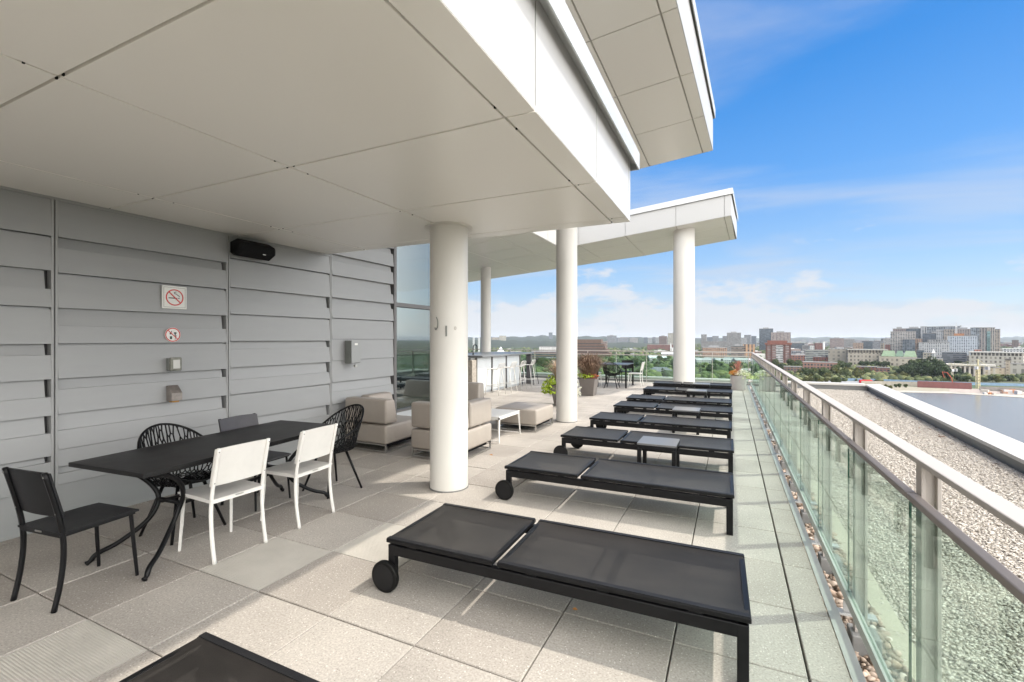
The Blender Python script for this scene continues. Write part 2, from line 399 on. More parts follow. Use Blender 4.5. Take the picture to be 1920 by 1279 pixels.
# ------------------------------------------------------------------ building fabric
def wall_panels():
    w = thing('clad_wall', 'long grey metal clad wall of horizontal boards with vertical joint strips', 'wall', (-5.215, 0, 0))
    X = 0
    back = MB(); back.box(-.35, -.075, -6, 6.28, -.04, 4.66)
    back.build('wall_core', mat('wall_core_grey', (.05, .05, .052), .7), w)
    ST = [-5.63, -4.125, -2.62, -1.115, .39, 1.885, 3.39, 4.895]
    st = MB()
    for y in ST:
        st.box(-.075, .006, y-.0225, y-.0045, 0, 4.66 if y > 4.8 else 2.808); st.box(-.075, .006, y+.0045, y+.0225, 0, 4.66 if y > 4.8 else 2.808)
        st.box(-.075, -.012, y-.0045, y+.0045, 0, 4.66 if y > 4.8 else 2.808)
    st.build('joint_strip', M['siding_trim'], w, bevel=.002)
    P1 = [(2.79,2.476,'P'),(2.462,2.183,'P'),(2.183,2.025,'R'),(2.025,1.872,'P'),(1.852,1.56,'P'),(1.56,1.464,'R'),(1.464,1.261,'P'),(1.261,1.108,'R'),(1.108,.952,'P'),(.952,.80,'R'),(.80,.61,'P'),(.61,.554,'R'),(.554,.343,'P'),(.338,.03,'P')]
    P2 = [(2.79,2.478,'P'),(2.478,2.384,'R'),(2.384,2.172,'P'),(2.152,1.87,'P'),(1.87,1.716,'R'),(1.716,1.563,'P'),(1.543,1.262,'P'),(1.262,1.167,'R'),(1.167,.959,'P'),(.959,.813,'R'),(.813,.652,'P'),(.647,.505,'P'),(.505,.44,'R'),(.44,.351,'P'),(.346,.03,'P')]
    P3 = [(2.79,2.54,'P'),(2.52,2.203,'P'),(2.203,2.045,'R'),(2.045,1.894,'P'),(1.874,1.579,'P'),(1.579,1.484,'R'),(1.484,1.273,'P'),(1.273,1.125,'R'),(1.125,.963,'P'),(.948,.661,'P'),(.661,.513,'R'),(.513,.36,'P'),(.355,.03,'P')]
    P4 = [(4.65,4.30,'P'),(4.30,4.17,'R'),(4.17,3.80,'P'),(3.80,3.66,'R'),(3.66,3.42,'P'),(3.40,3.145,'P'),(3.145,3.051,'R'),(3.051,2.84,'P'),(2.84,2.738,'R'),(2.738,2.535,'P'),(2.535,2.363,'R'),(2.363,2.207,'P'),(2.207,2.113,'R'),(2.113,1.91,'P'),(1.892,1.601,'P'),(1.597,1.289,'P'),(1.285,.977,'P'),(.977,.83,'R'),(.83,.66,'P'),(.66,.56,'R'),(.56,.3,'P'),(.295,.03,'P')]
    segs = [(-5.6075,-4.1475,P3),(-4.1025,-2.6425,P2),(-2.5975,-1.1375,P3),(-1.0925,.3675,P2),(.4125,1.8625,P1),(1.9075,3.3675,P2),(3.4125,4.8725,P3),(4.9175,6.262,P4)]
    for y0, y1, P in segs:
        b = MB()
        for z1, z0, k in P:
            if k == 'P':      # proud board: leans out slightly towards its lower edge
                b.hexa([(-.07,y0,z0),(.011,y0,z0),(.011,y1,z0),(-.07,y1,z0)], [(-.07,y0,z1),(-.004,y0,z1),(-.004,y1,z1),(-.07,y1,z1)])
            else:             # recessed board with a dark slot at its end
                b.hexa([(-.072,y0,z0+.001),(-.020,y0,z0+.001),(-.020,y1-.03,z0+.001),(-.072,y1-.03,z0+.001)], [(-.072,y0,z1-.001),(-.042,y0,z1-.001),(-.042,y1-.03,z1-.001),(-.072,y1-.03,z1-.001)])
        for (za, zb, ka), (zc, zd, kc) in zip(P, P[1:]):
            if zb-zc > .003: b.box(-.07, -.034, y0, y1, zc-.006, zb-.003)
        b.build('panel', M['siding'], w)
    t = MB(); t.box(-.07, .012, -6, 4.87, 2.79, 2.812); t.box(-.075, .008, -6, 6.262, -.002, .03)
    t.build('trim', M['siding_trim'], w)
    return w
wall_panels()

SOZ = 2.81
def low_canopy():
    w = thing('low_canopy', 'low white roof overhang with large soffit panels over the dining table', 'canopy', (0, 0, 0))
    core = MB(); core.box(-5.2, -.96, -6, 4.80, SOZ+.03, 3.42); core.build('core', M['soffit_joint'], w)
    xs = [-5.20, -4.47, -2.80, -1.115, -.937]; ys = [-6, -3.89, -2.66, -1.43, -.20, 1.03, 2.265, 3.495, 4.62, 4.822]
    p = MB(); g = .007
    for i in range(4):
        for j in range(len(ys)-1):
            x0, x1, y0, y1 = xs[i], xs[i+1], ys[j], ys[j+1]
            if i == 0: x0 -= g
            if i < 3 and j == len(ys)-2: pass
            xa, xb, ya, yb = x0+g, x1-(g if i < 3 else 0), y0+g, y1-(g if j < len(ys)-2 else 0); q = [(xa, ya), (xb, ya), (xb, yb), (xa, yb)]
            p.hexa([(x, y, SOZ+random.uniform(-.0018, .0018)) for x, y in q], [(x, y, SOZ+.032) for x, y in q])
    p.build('soffit', M['soffit'], w, bevel=.002)
    f = MB(); fy = [-6, -3.89, -2.66, -1.43, -.20, 1.03, 2.265, 3.495, 4.735, 4.822]
    for j in range(len(fy)-1):
        f.box(-.957, -.935, fy[j]+.008, fy[j+1]-(.008 if j < len(fy)-2 else 0), SOZ+.002, 3.43)
    fx = [-5.2, -4.47, -2.80, -1.115, -.957]
    for j in range(4): f.box(fx[j]+.005, fx[j+1]-.005 if j < 3 else fx[j+1]-.002, 4.80, 4.822, SOZ+.034, 3.43)
    f.build('fascia', M['fascia'], w, bevel=.003)
    c = MB()
    c.box(-1.2, -.855, -6, 4.90, 3.50, 3.53)              # gutter: lip, base and roof sheet
    c.box(-.867, -.855, -6, 4.90, 3.36, 3.50)
    c.box(-.935, -.867, -6, 4.90, 3.43, 3.445)
    c.box(-5.2, -.867, 4.888, 4.90, 3.36, 3.50)
    c.box(-5.2, -1.2, -6, 4.90, 3.50, 3.53)
    c.build('gutter', M['flash'], w)
    s = MB()
    for i in range(1, 4):
        for y in ys[1:-1]:
            for dx, dy in ((-.03, 0), (.035, .0), (0, -.12), (0, .15)):
                if random.random() < .5: s = MB(); s.box(xs[i]+dx-.006, xs[i]+dx+.006, y+dy-.004, y+dy+.004, SOZ-.002, SOZ+.01); s.build('fastener', M['dark'], w)
low_canopy()

def CZ(x, y): return 4.37+.1*(x+8.66)
CT = .78
def xr(y): return -.53+.0475*(y-5.1)          # slightly splayed outer edge of the high roof
def high_canopy():
    w = thing('high_canopy', 'high tilted white roof canopy with a notch open to the sky', 'canopy', (0, 0, 0))
    A = [(-5.25, -6), (xr(-6), -6), (xr(9.6), 9.6), (-5.25, 9.6)]           # near arm
    B = [(-14, 5.0), (-5.25, 5.0), (-5.25, 18.6), (-14, 17.6)]              # body
    Cc = [(-5.25, 15.05), (.0, 15.05), (.19, 18.72), (-3.1, 18.9), (-5.25, 18.6)]   # far arm
    core = MB()
    def inset(poly, d):
        cx = sum(p[0] for p in poly)/len(poly); cy = sum(p[1] for p in poly)/len(poly)
        return [(x+(d if x < cx else -d), y+(d if y < cy else -d)) for x, y in poly]
    core.prism([(-5.25, -5.97), (xr(-6)-.03, -5.97), (xr(9.6)-.03, 9.57), (-5.25, 9.57)], lambda x, y: CZ(x, y)+.03, lambda x, y: CZ(x, y)+CT-.03)
    core.prism([(-13.97, 5.03), (-5.25, 5.03), (-5.25, 18.5), (-13.97, 17.57)], lambda x, y: CZ(x, y)+.03, lambda x, y: CZ(x, y)+CT-.03)
    core.prism([(-5.25, 15.08), (-.03, 15.08), (.15, 18.69), (-3.1, 18.87), (-5.25, 18.5)], lambda x, y: CZ(x, y)+.03, lambda x, y: CZ(x, y)+CT-.03)
    core.build('core', M['soffit_joint'], w)
    p = MB(); g = .009
    def panel(q):
        p.prism(q, CZ, lambda x, y: CZ(x, y)+.032)
    # near arm soffit panels
    ys = [-6, -4.5, -3.1, -1.7, -.3, 1.1, 2.5, 3.9, 5.27, 6.65, 8.04, 9.6]
    for j in range(len(ys)-1):
        y0, y1 = ys[j]+g, ys[j+1]-(g if j < len(ys)-2 else 0)
        def xb(y): return xr(y)-.17
        panel([(-1.48+g, y0), (xb(y0)-g, y0), (xb(y1)-g, y1), (-1.48+g, y1)])
        panel([(xb(y0)+g, y0), (xr(y0)-.002, y0), (xr(y1)-.002, y1), (xb(y1)+g, y1)])
        for a, b in ((-3.05, -1.48), (-4.65, -3.05), (-5.25, -4.65)):
            panel([(a+g, y0), (b-g, y0), (b-g, y1), (a+g, y1)])
    # body
    xs = [-14, -12.4, -10.85, -9.3, -7.75, -6.22, -5.25]; ys2 = [5.0, 6.6, 8.2, 9.6, 11.0, 12.35, 13.7, 15.05, 16.35, 17.62]
    for i in range(6):
        for j in range(len(ys2)-1):
            y1 = ys2[j+1]-g
            if j == len(ys2)-2:
                e0 = 17.6+(xs[i]+14)*.1143; e1 = 17.6+(xs[i+1]+14)*.1143
                panel([(xs[i]+g, ys2[j]+g), (xs[i+1]-g, ys2[j]+g), (xs[i+1]-g, e1), (xs[i]+g, e0)])
            else: panel([(xs[i]+g, ys2[j]+g), (xs[i+1]-g, ys2[j]+g), (xs[i+1]-g, y1), (xs[i]+g, y1)])
    xs = [-5.25, -4.63, -3.08, -1.53, -.17, .0]; 
    for i in range(5):
        for j, (y0, y1) in enumerate(((15.052, 16.35), (16.35, 17.62), (17.62, 18.72))):
            x0, x1 = xs[i]+g, xs[i+1]-(g if i < 4 else 0)
            def sx(x, y): return x+(.04*(y-15.05) if x > -.5 else 0)
            def ye(x): return 18.6+(x+5.25)*.14 if x < -3.1 else 18.9-(x+3.1)*.055
            ya = y0+(g if j else 0)
            if j < 2: q = [(sx(x0, ya), ya), (sx(x1, ya), ya), (sx(x1, y1-g), y1-g), (sx(x0, y1-g), y1-g)]
            else: q = [(sx(x0, ya), ya), (sx(x1, ya), ya), (sx(x1, ye(x1)), ye(x1)), (sx(x0, ye(x0)), ye(x0))]
            panel(q)
    p.build('soffit', M['soffit'], w, bevel=.002)
    f = MB()
    def fas(a, b, t=.022, top=CT-.12, n=1, z0=.004):
        a = Vector((*a, 0)); b = Vector((*b, 0)); d = (b-a); L_ = d.length; d /= L_; r = Vector((d.y, -d.x, 0))
        for k in range(n):
            p0 = a+d*(L_*k/n+(.006 if k else 0)); p1 = a+d*(L_*(k+1)/n-(.006 if k < n-1 else 0))
            q = [p0-r*t, p0, p1, p1-r*t]
            q = [(v.x, v.y) for v in q]
            f.prism(q, lambda x, y: CZ(x, y)+z0, lambda x, y: CZ(x, y)+top)
    fas((xr(-6)+.01, -6), (xr(9.6)+.01, 9.6), n=11)
    fas((-1.48, 9.622), (-5.25, 9.622), n=3); fas((xr(9.6)+.01, 9.622), (-1.486, 9.622))
    fas((-5.228, 9.63), (-5.228, 15.03), n=4)
    for a, b in ((-5.24, -4.63), (-4.63, -3.08), (-3.08, -1.53), (-1.53, -.17), (-.17, .01)): fas((a+.005, 15.03), (b-.005, 15.03))
    fas((.015, 15.03), (.205, 18.74), n=3)
    fas((.19, 18.745), (-3.1, 18.925), n=2); fas((-3.1, 18.925), (-5.25, 18.62)); fas((-5.25, 18.62), (-14, 17.62), n=6)
    f.build('fascia', M['fascia'], w, bevel=.003)
    c = MB()
    def cap(a, b):
        a = Vector((*a, 0)); b = Vector((*b, 0)); d = (b-a).normalized(); r = Vector((d.y, -d.x, 0))
        for (o0, o1, z0, z1) in ((.03, .042, CT-.15, CT+.02), (-.35, .03, CT+.008, CT+.02)):
            q = [a+r*o0-d*.0, a+r*o1, b+r*o1, b+r*o0]; q = [(v.x, v.y) for v in q]
            c.prism(q, lambda x, y: CZ(x, y)+z0, lambda x, y: CZ(x, y)+z1)
    cap((xr(-6)+.01, -6), (xr(9.6)+.01, 9.67)); cap((xr(9.6)+.04, 9.63), (-5.24, 9.63)); cap((-5.228, 9.67), (-5.228, 14.98))
    cap((-5.24, 15.02), (.05, 15.02)); cap((.015, 15.0), (.207, 18.77)); cap((.2, 18.76), (-3.1, 18.94)); cap((-3.1, 18.94), (-14, 17.64))
    top = MB()
    for q in (A, B, Cc): top.prism(q, lambda x, y: CZ(x, y)+CT-.02, lambda x, y: CZ(x, y)+CT+.004)
    top.build('roof_sheet', M['flash'], w)
    c.build('edge_cap', M['flash'], w)
high_canopy()

def column(x, y, r, z1, label, collar=True):
    c = thing('column', label, 'column', (x, y, 0), 0)
    n = 56
    m = MB(); zt = (lambda a, b: CZ(a+x, b+y)+.01) if callable(z1) else z1
    m.cyl(0, 0, .0, zt, r, n); m.build('shaft', M['column'], c, smooth='auto')
    if collar:
        k = MB(); z = z1-.012 if not callable(z1) else CZ(x, y)-.03
        if not callable(z1): k.cyl(0, 0, z1-.006, z1+.004, r+.055, n); k.build('collar', M['column'], c, smooth='auto')
    b = MB(); b.cyl(0, 0, -.03, .012, r+.006, n); b.build('base_seal', M['pedestal'], c, smooth='auto')
    return c
c1 = column(-2.765, 4.235, .205, SOZ, 'thick round white column nearest the camera beside the dining table')
c2 = column(-2.90, 8.62, .205, CZ, 'round white column beside the ottoman')
c3 = column(-1.36, 15.8, .325, CZ, 'round white column behind the last sun lounger')
c4 = column(-8.62, 15.8, .20, CZ, 'slim round white column behind the outdoor bar')
# old hooks and marks left on the near column
def col_pt(px_ang, z, rr=.207):
    return (-2.765+rr*math.cos(px_ang), 4.235+rr*math.sin(px_ang), z)
def on_col(u, z, rr=.207):      # u = angle offset from the side facing the camera
    a = math.atan2(-4.235, 2.765)+u
    return Vector((-2.765+rr*math.cos(a), 4.235+rr*math.sin(a), z))
k = MB(); pts = [on_col(-.78+.18*math.sin(t*1.9), 1.82-.14*t, .215) for t in [i/8 for i in range(9)]]
k.tube(cr([on_col(-.66, 1.83, .212), on_col(-.55, 1.79, .225), on_col(-.55, 1.73, .225), on_col(-.66, 1.70, .225), on_col(-.74, 1.72, .215)], 5), .006, 6)
tag(k.build('wall_hook', M['boxgrey'], smooth=True), 'small curved grey hook on the thick near column', 'hook')
k = MB(); k.bar(on_col(-.13, 1.63, .210), on_col(-.13, 1.74, .210), .018, .012, up=on_col(-.13, 0, 1)-on_col(-.13, 0, 0))
tag(k.build('fixing_plate', M['boxgrey'], bevel=.002), 'narrow upright metal strip on the thick near column', 'plate')
k = MB(); k.tube([on_col(.32+.05*math.cos(a), 1.715+.016*math.sin(a), .207) for a in [i*math.pi/5 for i in range(10)]], .0025, 5, close=True)
tag(k.build('adhesive_mark', M['sofa']), 'faint round mark on the thick near column', 'mark')

# glazed wall beyond the clad wall
def glazing():
    w = thing('glazed_wall', 'tall glazed wall with grey mullions behind the lounge seats', 'window', (-5.215, 6.30, 0))
    m = MB(); m.box(-.12, .02, -.035, .03, 0, 4.66); m.box(-.12, .02, 2.05, 2.12, 0, 4.66)
    m.box(-.12, .01, .03, 2.05, 4.60, 4.66); m.box(-.10, .015, .03, 2.05, 2.165, 2.235); m.box(-.10, .012, .03, 2.05, .33, .37)
    m.build('frame', M['mullion'], w, bevel=.003)
    s = MB(); s.box(-.10, .0, .03, 2.05, 0, .33); s.build('sill_panel', M['sill'], w)
    g = MB(); g.box(-.06, -.05, .03, 2.05, .37, 2.165); g.build('pane', M['winglass'], w)
    g = MB(); g.box(-.06, -.05, .03, 2.05, 2.235, 4.60); g.build('pane', M['winglass'], w)
    # return wall going back into the building and a plain room behind the glass
    r = thing('interior_room', 'dim room with pale floor seen through the glazed wall', 'room', (-5.215, 6.3, 0))
    q = MB(); q.box(-6, -.1, 2.05, 2.12, 0, 4.5); q.build('glazed_return', M['winglass'], r)
    q = MB(); q.box(-6, -5.9, -1.2, 2.05, 0, 4.2); q.box(-6, -.35, -1.25, -1.2, 0, 4.2); q.build('room_wall', M['interior'], r)
    q = MB(); q.box(-6, -.35, -1.2, 2.05, 4.05, 4.1); q.build('room_ceiling', M['soffit'], r)
    q = MB(); q.box(-3.4, -2.0, -.2, .5, 0.01, .8); q.box(-3.45, -1.95, -.25, .55, .8, .84); q.build('cabinet', M['boxgrey'], r, bevel=.01)
glazing()

# wall fixtures ------------------------------------------------------------
def fixtures():
    # speaker
    s = thing('wall_speaker', 'black outdoor loudspeaker mounted high on the clad wall under the soffit', 'speaker', (-5.205, 3.63, 2.655))
    m = MB(); prof = [(.02, -.085), (.10, -.10), (.20, -.045), (.20, .05), (.10, .10), (.02, .085)]
    n = len(prof); vs = [(a, -.20, b) for a, b in prof]+[(a, .20, b) for a, b in prof]
    vs2 = [(a*.85, -.235, b*.7) for a, b in prof]+[(a*.85, .235, b*.7) for a, b in prof]
    m.add(vs+vs2, [(i, (i+1) % n, n+(i+1) % n, n+i) for i in range(n)]+[(2*n+i, 2*n+(i+1) % n, (i+1) % n, i) for i in range(n)]+[(n+i, n+(i+1) % n, 3*n+(i+1) % n, 3*n+i) for i in range(n)]+[tuple(range(3*n-1, 2*n-1, -1)), tuple(range(3*n, 4*n))])
    m.build('cabinet', mat('speaker_black', (.008, .008, .009), .6, bump=.2, bscale=400, spec=.15), s, bevel=.008)
    m = MB(); m.bar((0, 0, 0), (.06, 0, 0), .10, .12); m.build('bracket', M['blackmetal'], s)
    m = MB(); m.bar((.205, .04, -.055), (.205, .075, -.055), .004, .008); m.build('badge', M['chrome'], s)
    # no smoking sign
    s = thing('no_smoking_sign', 'square white no smoking sign on the clad wall', 'sign', (-5.20, 2.815, 2.03))
    m = MB(); m.box(0, .008, -.118, .118, -.118, .118); m.build('plate', M['signwhite'], s, bevel=.004)
    m = MB()
    for a, b, c, d in ((-.102, .102, -.102, -.100), (-.102, .102, .100, .102), (-.102, -.100, -.1, .1), (.100, .102, -.1, .1)): m.box(.008, .0088, a, b, c, d)
    m.build('border', M['signblack'], s)
    m = MB(); m.disc('x', (0, 0, 0), .073, .084, .0085, .0100, 40)
    m.bar((.0105, -.055, .055), (.0105, .055, -.055), .0012, .011, up=(0, .7, .7))
    m.build('red_ring', M['signred'], s)
    m = MB(); m.box(.0085, .0095, -.058, .022, -.012, -.002); m.box(.0085, .0095, .030, .036, -.012, -.002); m.box(.0085, .0095, .040, .046, -.012, -.002)
    for off in (0, .014):
        m.tube(cr([(.009, .044-off*.4, .006+off*.2), (.009, .044-off*.3, .018), (.009, .026, .024+off*.4), (.009, .018-off, .038), (.009, .004-off*.6, .040+off*.3), (.009, .0-off*.3, .052), (.009, .016, .058+off*.3)], 4), .0016, 5)
    m.build('cigarette', M['signblack'], s)
    # round no food or drink sign
    s = thing('no_drinks_sign', 'small round sign with crossed out bottle, cup and glass below the square sign', 'sign', (-5.20, 2.80, 1.645))
    m = MB(); m.disc('x', (0, 0, 0), .0, .074, .0, .004, 36); m.build('plate', M['signwhite'], s)
    m = MB(); m.disc('x', (0, 0, 0), .062, .071, .0045, .0055, 36); m.bar((.006, -.045, .045), (.006, .045, -.045), .001, .008, up=(0, .7, .7)); m.build('red_ring', M['signred'], s)
    m = MB(); m.box(.0045, .0052, -.028, -.008, -.045, -.015); m.box(.0045, .0052, .010, .034, .010, .026); m.box(.0045, .0052, .016, .028, -.002, .009)
    m.box(.0045, .0052, -.030, -.014, .004, .022); m.box(.0045, .0052, -.016, -.010, .022, .040); m.box(.0045, .0052, .012, .034, -.018, -.006); m.box(.0045, .0052, .021, .025, -.044, -.018); m.box(.0045, .0052, .014, .032, -.047, -.044)
    m.build('pictogram', M['signgreen'], s)
    # outlet cover
    s = thing('outlet_box', 'weatherproof outlet box with clear cover below the round sign', 'outlet', (-5.212, 2.795, 1.345))
    m = MB(); m.box(0, .055, -.05, .045, -.062, .062); m.build('body', M['boxgrey'], s, bevel=.005)
    m = MB(); m.box(.057, .095, -.055, .05, -.068, .068); m.build('cover', mat('smoky_plastic', (.22, .22, .19), .25, var=.3, vscale=20), s, bevel=.01)
    m = MB(); m.box(.0955, .098, -.035, .03, -.045, .045); m.build('outlet', M['chrome'], s, bevel=.002)
    # small wall light with sloped hood
    s = thing('step_light', 'small metal wall light with sloping hood under the outlet box', 'wall light', (-5.212, 2.795, 1.04))
    m = MB(); m.hexa([(0, -.05, -.075), (.10, -.05, -.075), (.10, .05, -.075), (0, .05, -.075)], [(0, -.05, .085), (.03, -.05, .085), (.03, .05, .085), (0, .05, .085)])
    m.v = m.v[:0]; m.f = m.f[:0]
    pr = [(0, -.07), (.10, -.07), (.10, .01), (.025, .085), (0, .085)]; n = 5
    m.add([(a, -.05, b) for a, b in pr]+[(a, .05, b) for a, b in pr], [tuple(range(n)), tuple(range(2*n-1, n-1, -1))]+[(i, n+i, n+(i+1) % n, (i+1) % n) for i in range(n)])
    m.build('hood', mat('weathered_zinc', (.30, .27, .25), .4, .6, var=.2, vscale=20), s, bevel=.003)
    m = MB(); m.box(.02, .08, -.03, .03, -.085, -.07); m.build('lens', mat('amber_lens', (.5, .25, .05), .3), s)
    # disconnect switch
    s = thing('switch_box', 'tall grey electrical switch box with a padlock beside the glazed wall', 'switch box', (-5.21, 5.25, 1.41))
    m = MB(); m.box(0, .13, -.09, .09, -.17, .17); m.build('body', M['boxgrey'], s, bevel=.006)
    m = MB(); m.box(.132, .14, -.095, .095, -.165, .178); m.build('door', mat('box_door', (.33, .34, .34), .45, .2), s, bevel=.004)
    m = MB(); m.box(.141, .143, -.035, .025, .10, .13); m.build('label_sticker', M['signwhite'], s)
    m = MB(); m.box(.10, .14, -.02, .02, -.23, -.195); m.tube(arc((.12, -.012, -.195), (.12, 0, -.165), (.12, .012, -.195)), .004, 6); m.build('padlock', M['chrome'], s, bevel=.003)
fixtures()

# ------------------------------------------------------------------ railing
def railing():
    w = thing('glass_railing', 'long green glass railing with flat metal handrail beside the loungers', 'railing', (0, 0, 0))
    YF = 17.9
    a = MB(); a.box(.645, .713, -3, YF+.05, 1.120, 1.142)
    a.build('handrail', M['railmetal'], w, bevel=.004)
    Y0 = [3.3+1.03*k for k in range(-5, 15)]
    Y0 = [y for y in Y0 if y < YF]
    ys = Y0+[YF]
    cp = MB()
    for k in range(len(ys)-1): cp.box(.614, .648, ys[k]+.003, ys[k+1]-.003, .982, 1.008)
    cp.build('cap_rail', M['railcap'], w, bevel=.004)
    b = MB(); b.box(.612, .642, -3, YF, .065, .115); b.box(.607, .612, -3, YF, .060, .12); b.build('bottom_rail', M['edge'], w, bevel=.005)
    for k in range(len(ys)-1):
        g = MB(); g.box(.6215, .6325, ys[k]+.006, ys[k+1]-.006, .115, .99); g.build('glass_panel', M['railglass'], w)
        g = MB(); g.box(.624, .6300, ys[k]+.0045, ys[k]+.0058, .115, .985); g.box(.624, .6300, ys[k+1]-.0058, ys[k+1]-.0045, .115, .985); g.build('panel_edge', M['glassedge'], w)
    for y in ys:
        p = MB(); p.box(.662, .700, y-.010, y+.010, -.10, 1.120); p.box(.698, .711, y-.032, y+.032, -.10, 1.119); p.box(.652, .665, y-.028, y+.028, -.10, 1.119)
        p.build('post', M['railmetal'], w, bevel=.002)
        p = MB(); p.box(.574, .76, y-.03, y+.03, -.018, -.004); p.box(.60, .66, y-.006, y+.006, -.004, .065); p.build('bracket', M['flash'], w, bevel=.002)
        p = MB(); p.box(.634, .665, y-.012, y+.012, .955, .965); p.build('clip', M['railcap'], w)
        p = MB(); p.box(.63, .77, y-.07, y+.07, -.26, -.10); p.build('footing', M['pedestal'], w, bevel=.008)
    w = thing('end_railing', 'green glass railing across the far end of the terrace', 'railing', (0, YF, 0))
    a = MB(); a.box(-16, .645, -.02, .07, 1.125, 1.16); a.build('handrail', M['railmetal'], w, bevel=.004)
    a = MB(); a.box(-16, .612, -.035, -.005, .985, 1.02); a.build('cap_rail', M['railmetal'], w, bevel=.003)
    b = MB(); b.box(-16, .60, -.035, -.005, .06, .10); b.build('bottom_rail', M['edge'], w)
    xs = [.55-1.14*k for k in range(15)]
    for k in range(len(xs)-1):
        g = MB(); g.box(xs[k+1]+.006, xs[k]-.006, -.026, -.015, .10, .99); g.build('glass_panel', M['railglass'], w)
    for x in xs:
        p = MB(); p.box(x-.011, x+.011, .0, .045, -.1, 1.125); p.build('post', M['railmetal'], w)
        p = MB(); p.box(x-.006, x+.006, -.034, -.006, .02, .985); p.build('clamp_post', M['railmetal'], w)
railing()

# ------------------------------------------------------------------ gravel roof, parapets
GZ = -.22
def pin(y): return 3.53+.068*(y-8)       # inner face of the outer parapet
def parapets():
    w = thing('outer_parapet', 'low parapet with broad pale metal cap running beside the gravel roof', 'parapet', (0, 0, 0))
    m = MB(); m.prism([(pin(-6)+.02, -6), (pin(-6)+.36, -6), (pin(20.2)+.36, 20.2), (pin(20.2)+.02, 20.2)], -1.2, -.035); m.build('upstand', M['parapetwall'], w)
    n = 9
    m = MB()
    for k in range(n):
        y0 = -6+26.3*k/n+.003; y1 = -6+26.3*(k+1)/n-.003
        if k == n-1: y1 = 20.35
        m.hexa([(pin(y0)-.02, y0, -.075), (pin(y0)+.40, y0, -.05), (pin(y1)+.40, y1, -.05), (pin(y1)-.02, y1, -.075)],
               [(pin(y0)-.02, y0, -.02), (pin(y0)+.40, y0, .015), (pin(y1)+.40, y1, .015), (pin(y1)-.02, y1, -.02)])
    m.build('cap', M['parapetcap'], w, bevel=.004)
    w = thing('end_parapet', 'low parapet with pale metal cap beyond the end railing', 'parapet', (0, 20.0, 0))
    m = MB(); m.box(-18, pin(20)+.3, .06, .36, -1.2, -.04); m.build('upstand', M['parapetwall'], w)
    m = MB()
    xs = [-18+2.45*k for k in range(10)]; xs[-1] = pin(20)-.03
    for k in range(9): m.box(xs[k]+.003, xs[k+1]-.003, .0, .42, -.06, .012)
    m.build('cap', M['parapetcap'], w, bevel=.004)
    # slab under everything and tower body down to the ground
    m = MB(); m.prism([(-26, -6), (pin(-6)+.3, -6), (pin(20)+.3, 20.3), (-18, 20.3), (-26, 18)], -43.4, -.30)
    tag(m.build('apartment_tower', mat('tower_wall', (.3, .3, .3), .7, var=.1)), 'apartment tower that carries the terrace', 'building')
parapets()

def rock_mesh(n, pos, size, name, mt, flat=.6, seed=1, levels=0):
    rng = np.random.default_rng(seed)
    t = (1+5**.5)/2
    iv = np.array([(-1,t,0),(1,t,0),(-1,-t,0),(1,-t,0),(0,-1,t),(0,1,t),(0,-1,-t),(0,1,-t),(t,0,-1),(t,0,1),(-t,0,-1),(-t,0,1)], float)
    iv /= np.linalg.norm(iv[0])
    fc = np.array([(0,11,5),(0,5,1),(0,1,7),(0,7,10),(0,10,11),(1,5,9),(5,11,4),(11,10,2),(10,7,6),(7,1,8),(3,9,4),(3,4,2),(3,2,6),(3,6,8),(3,8,9),(4,9,5),(2,4,11),(6,2,10),(8,6,7),(9,8,1)])
    if levels:
        V = [tuple(v) for v in iv]; F = []; mid = {}
        def mp(a, b):
            k = (min(a, b), max(a, b))
            if k not in mid:
                p = (np.array(V[a])+np.array(V[b])); p /= np.linalg.norm(p); V.append(tuple(p)); mid[k] = len(V)-1
            return mid[k]
        for a, b, c in fc:
            x, y, z = mp(a, b), mp(b, c), mp(c, a); F += [(a, x, z), (b, y, x), (c, z, y), (x, y, z)]
        iv = np.array(V); fc = np.array(F)
    nv = len(iv); nf = len(fc)
    A = rng.normal(size=(n, 3, 3)); Q, _ = np.linalg.qr(A)
    sc = size[:, None]*np.stack([rng.uniform(.75, 1.3, n), rng.uniform(.6, 1.0, n), rng.uniform(.45, .75, n)], 1)
    P = iv[None]*(1+rng.uniform(-.13, .13, (n, nv, 1)))*sc[:, None, :]
    P = np.einsum('nij,nvj->nvi', Q, P); P[:, :, 2] *= flat; P += pos[:, None, :]
    Fs = (fc[None]+(np.arange(n)*nv)[:, None, None]).reshape(-1)
    me = bpy.data.meshes.new(name); me.vertices.add(n*nv); me.vertices.foreach_set('co', P.reshape(-1).astype(np.float32))
    me.loops.add(len(Fs)); me.loops.foreach_set('vertex_index', Fs.astype(np.int32))
    me.polygons.add(n*nf); me.polygons.foreach_set('loop_start', np.arange(0, n*nf*3, 3, dtype=np.int32))
    me.polygons.foreach_set('use_smooth', np.ones(n*nf, bool))
    me.update(calc_edges=True)
    at = me.attributes.new('tone', 'FLOAT', 'POINT'); at.data.foreach_set('value', np.repeat(rng.random(n), nv).astype(np.float32))
    me.materials.append(mt); o = bpy.data.objects.new(name, me); col.objects.link(o); return o
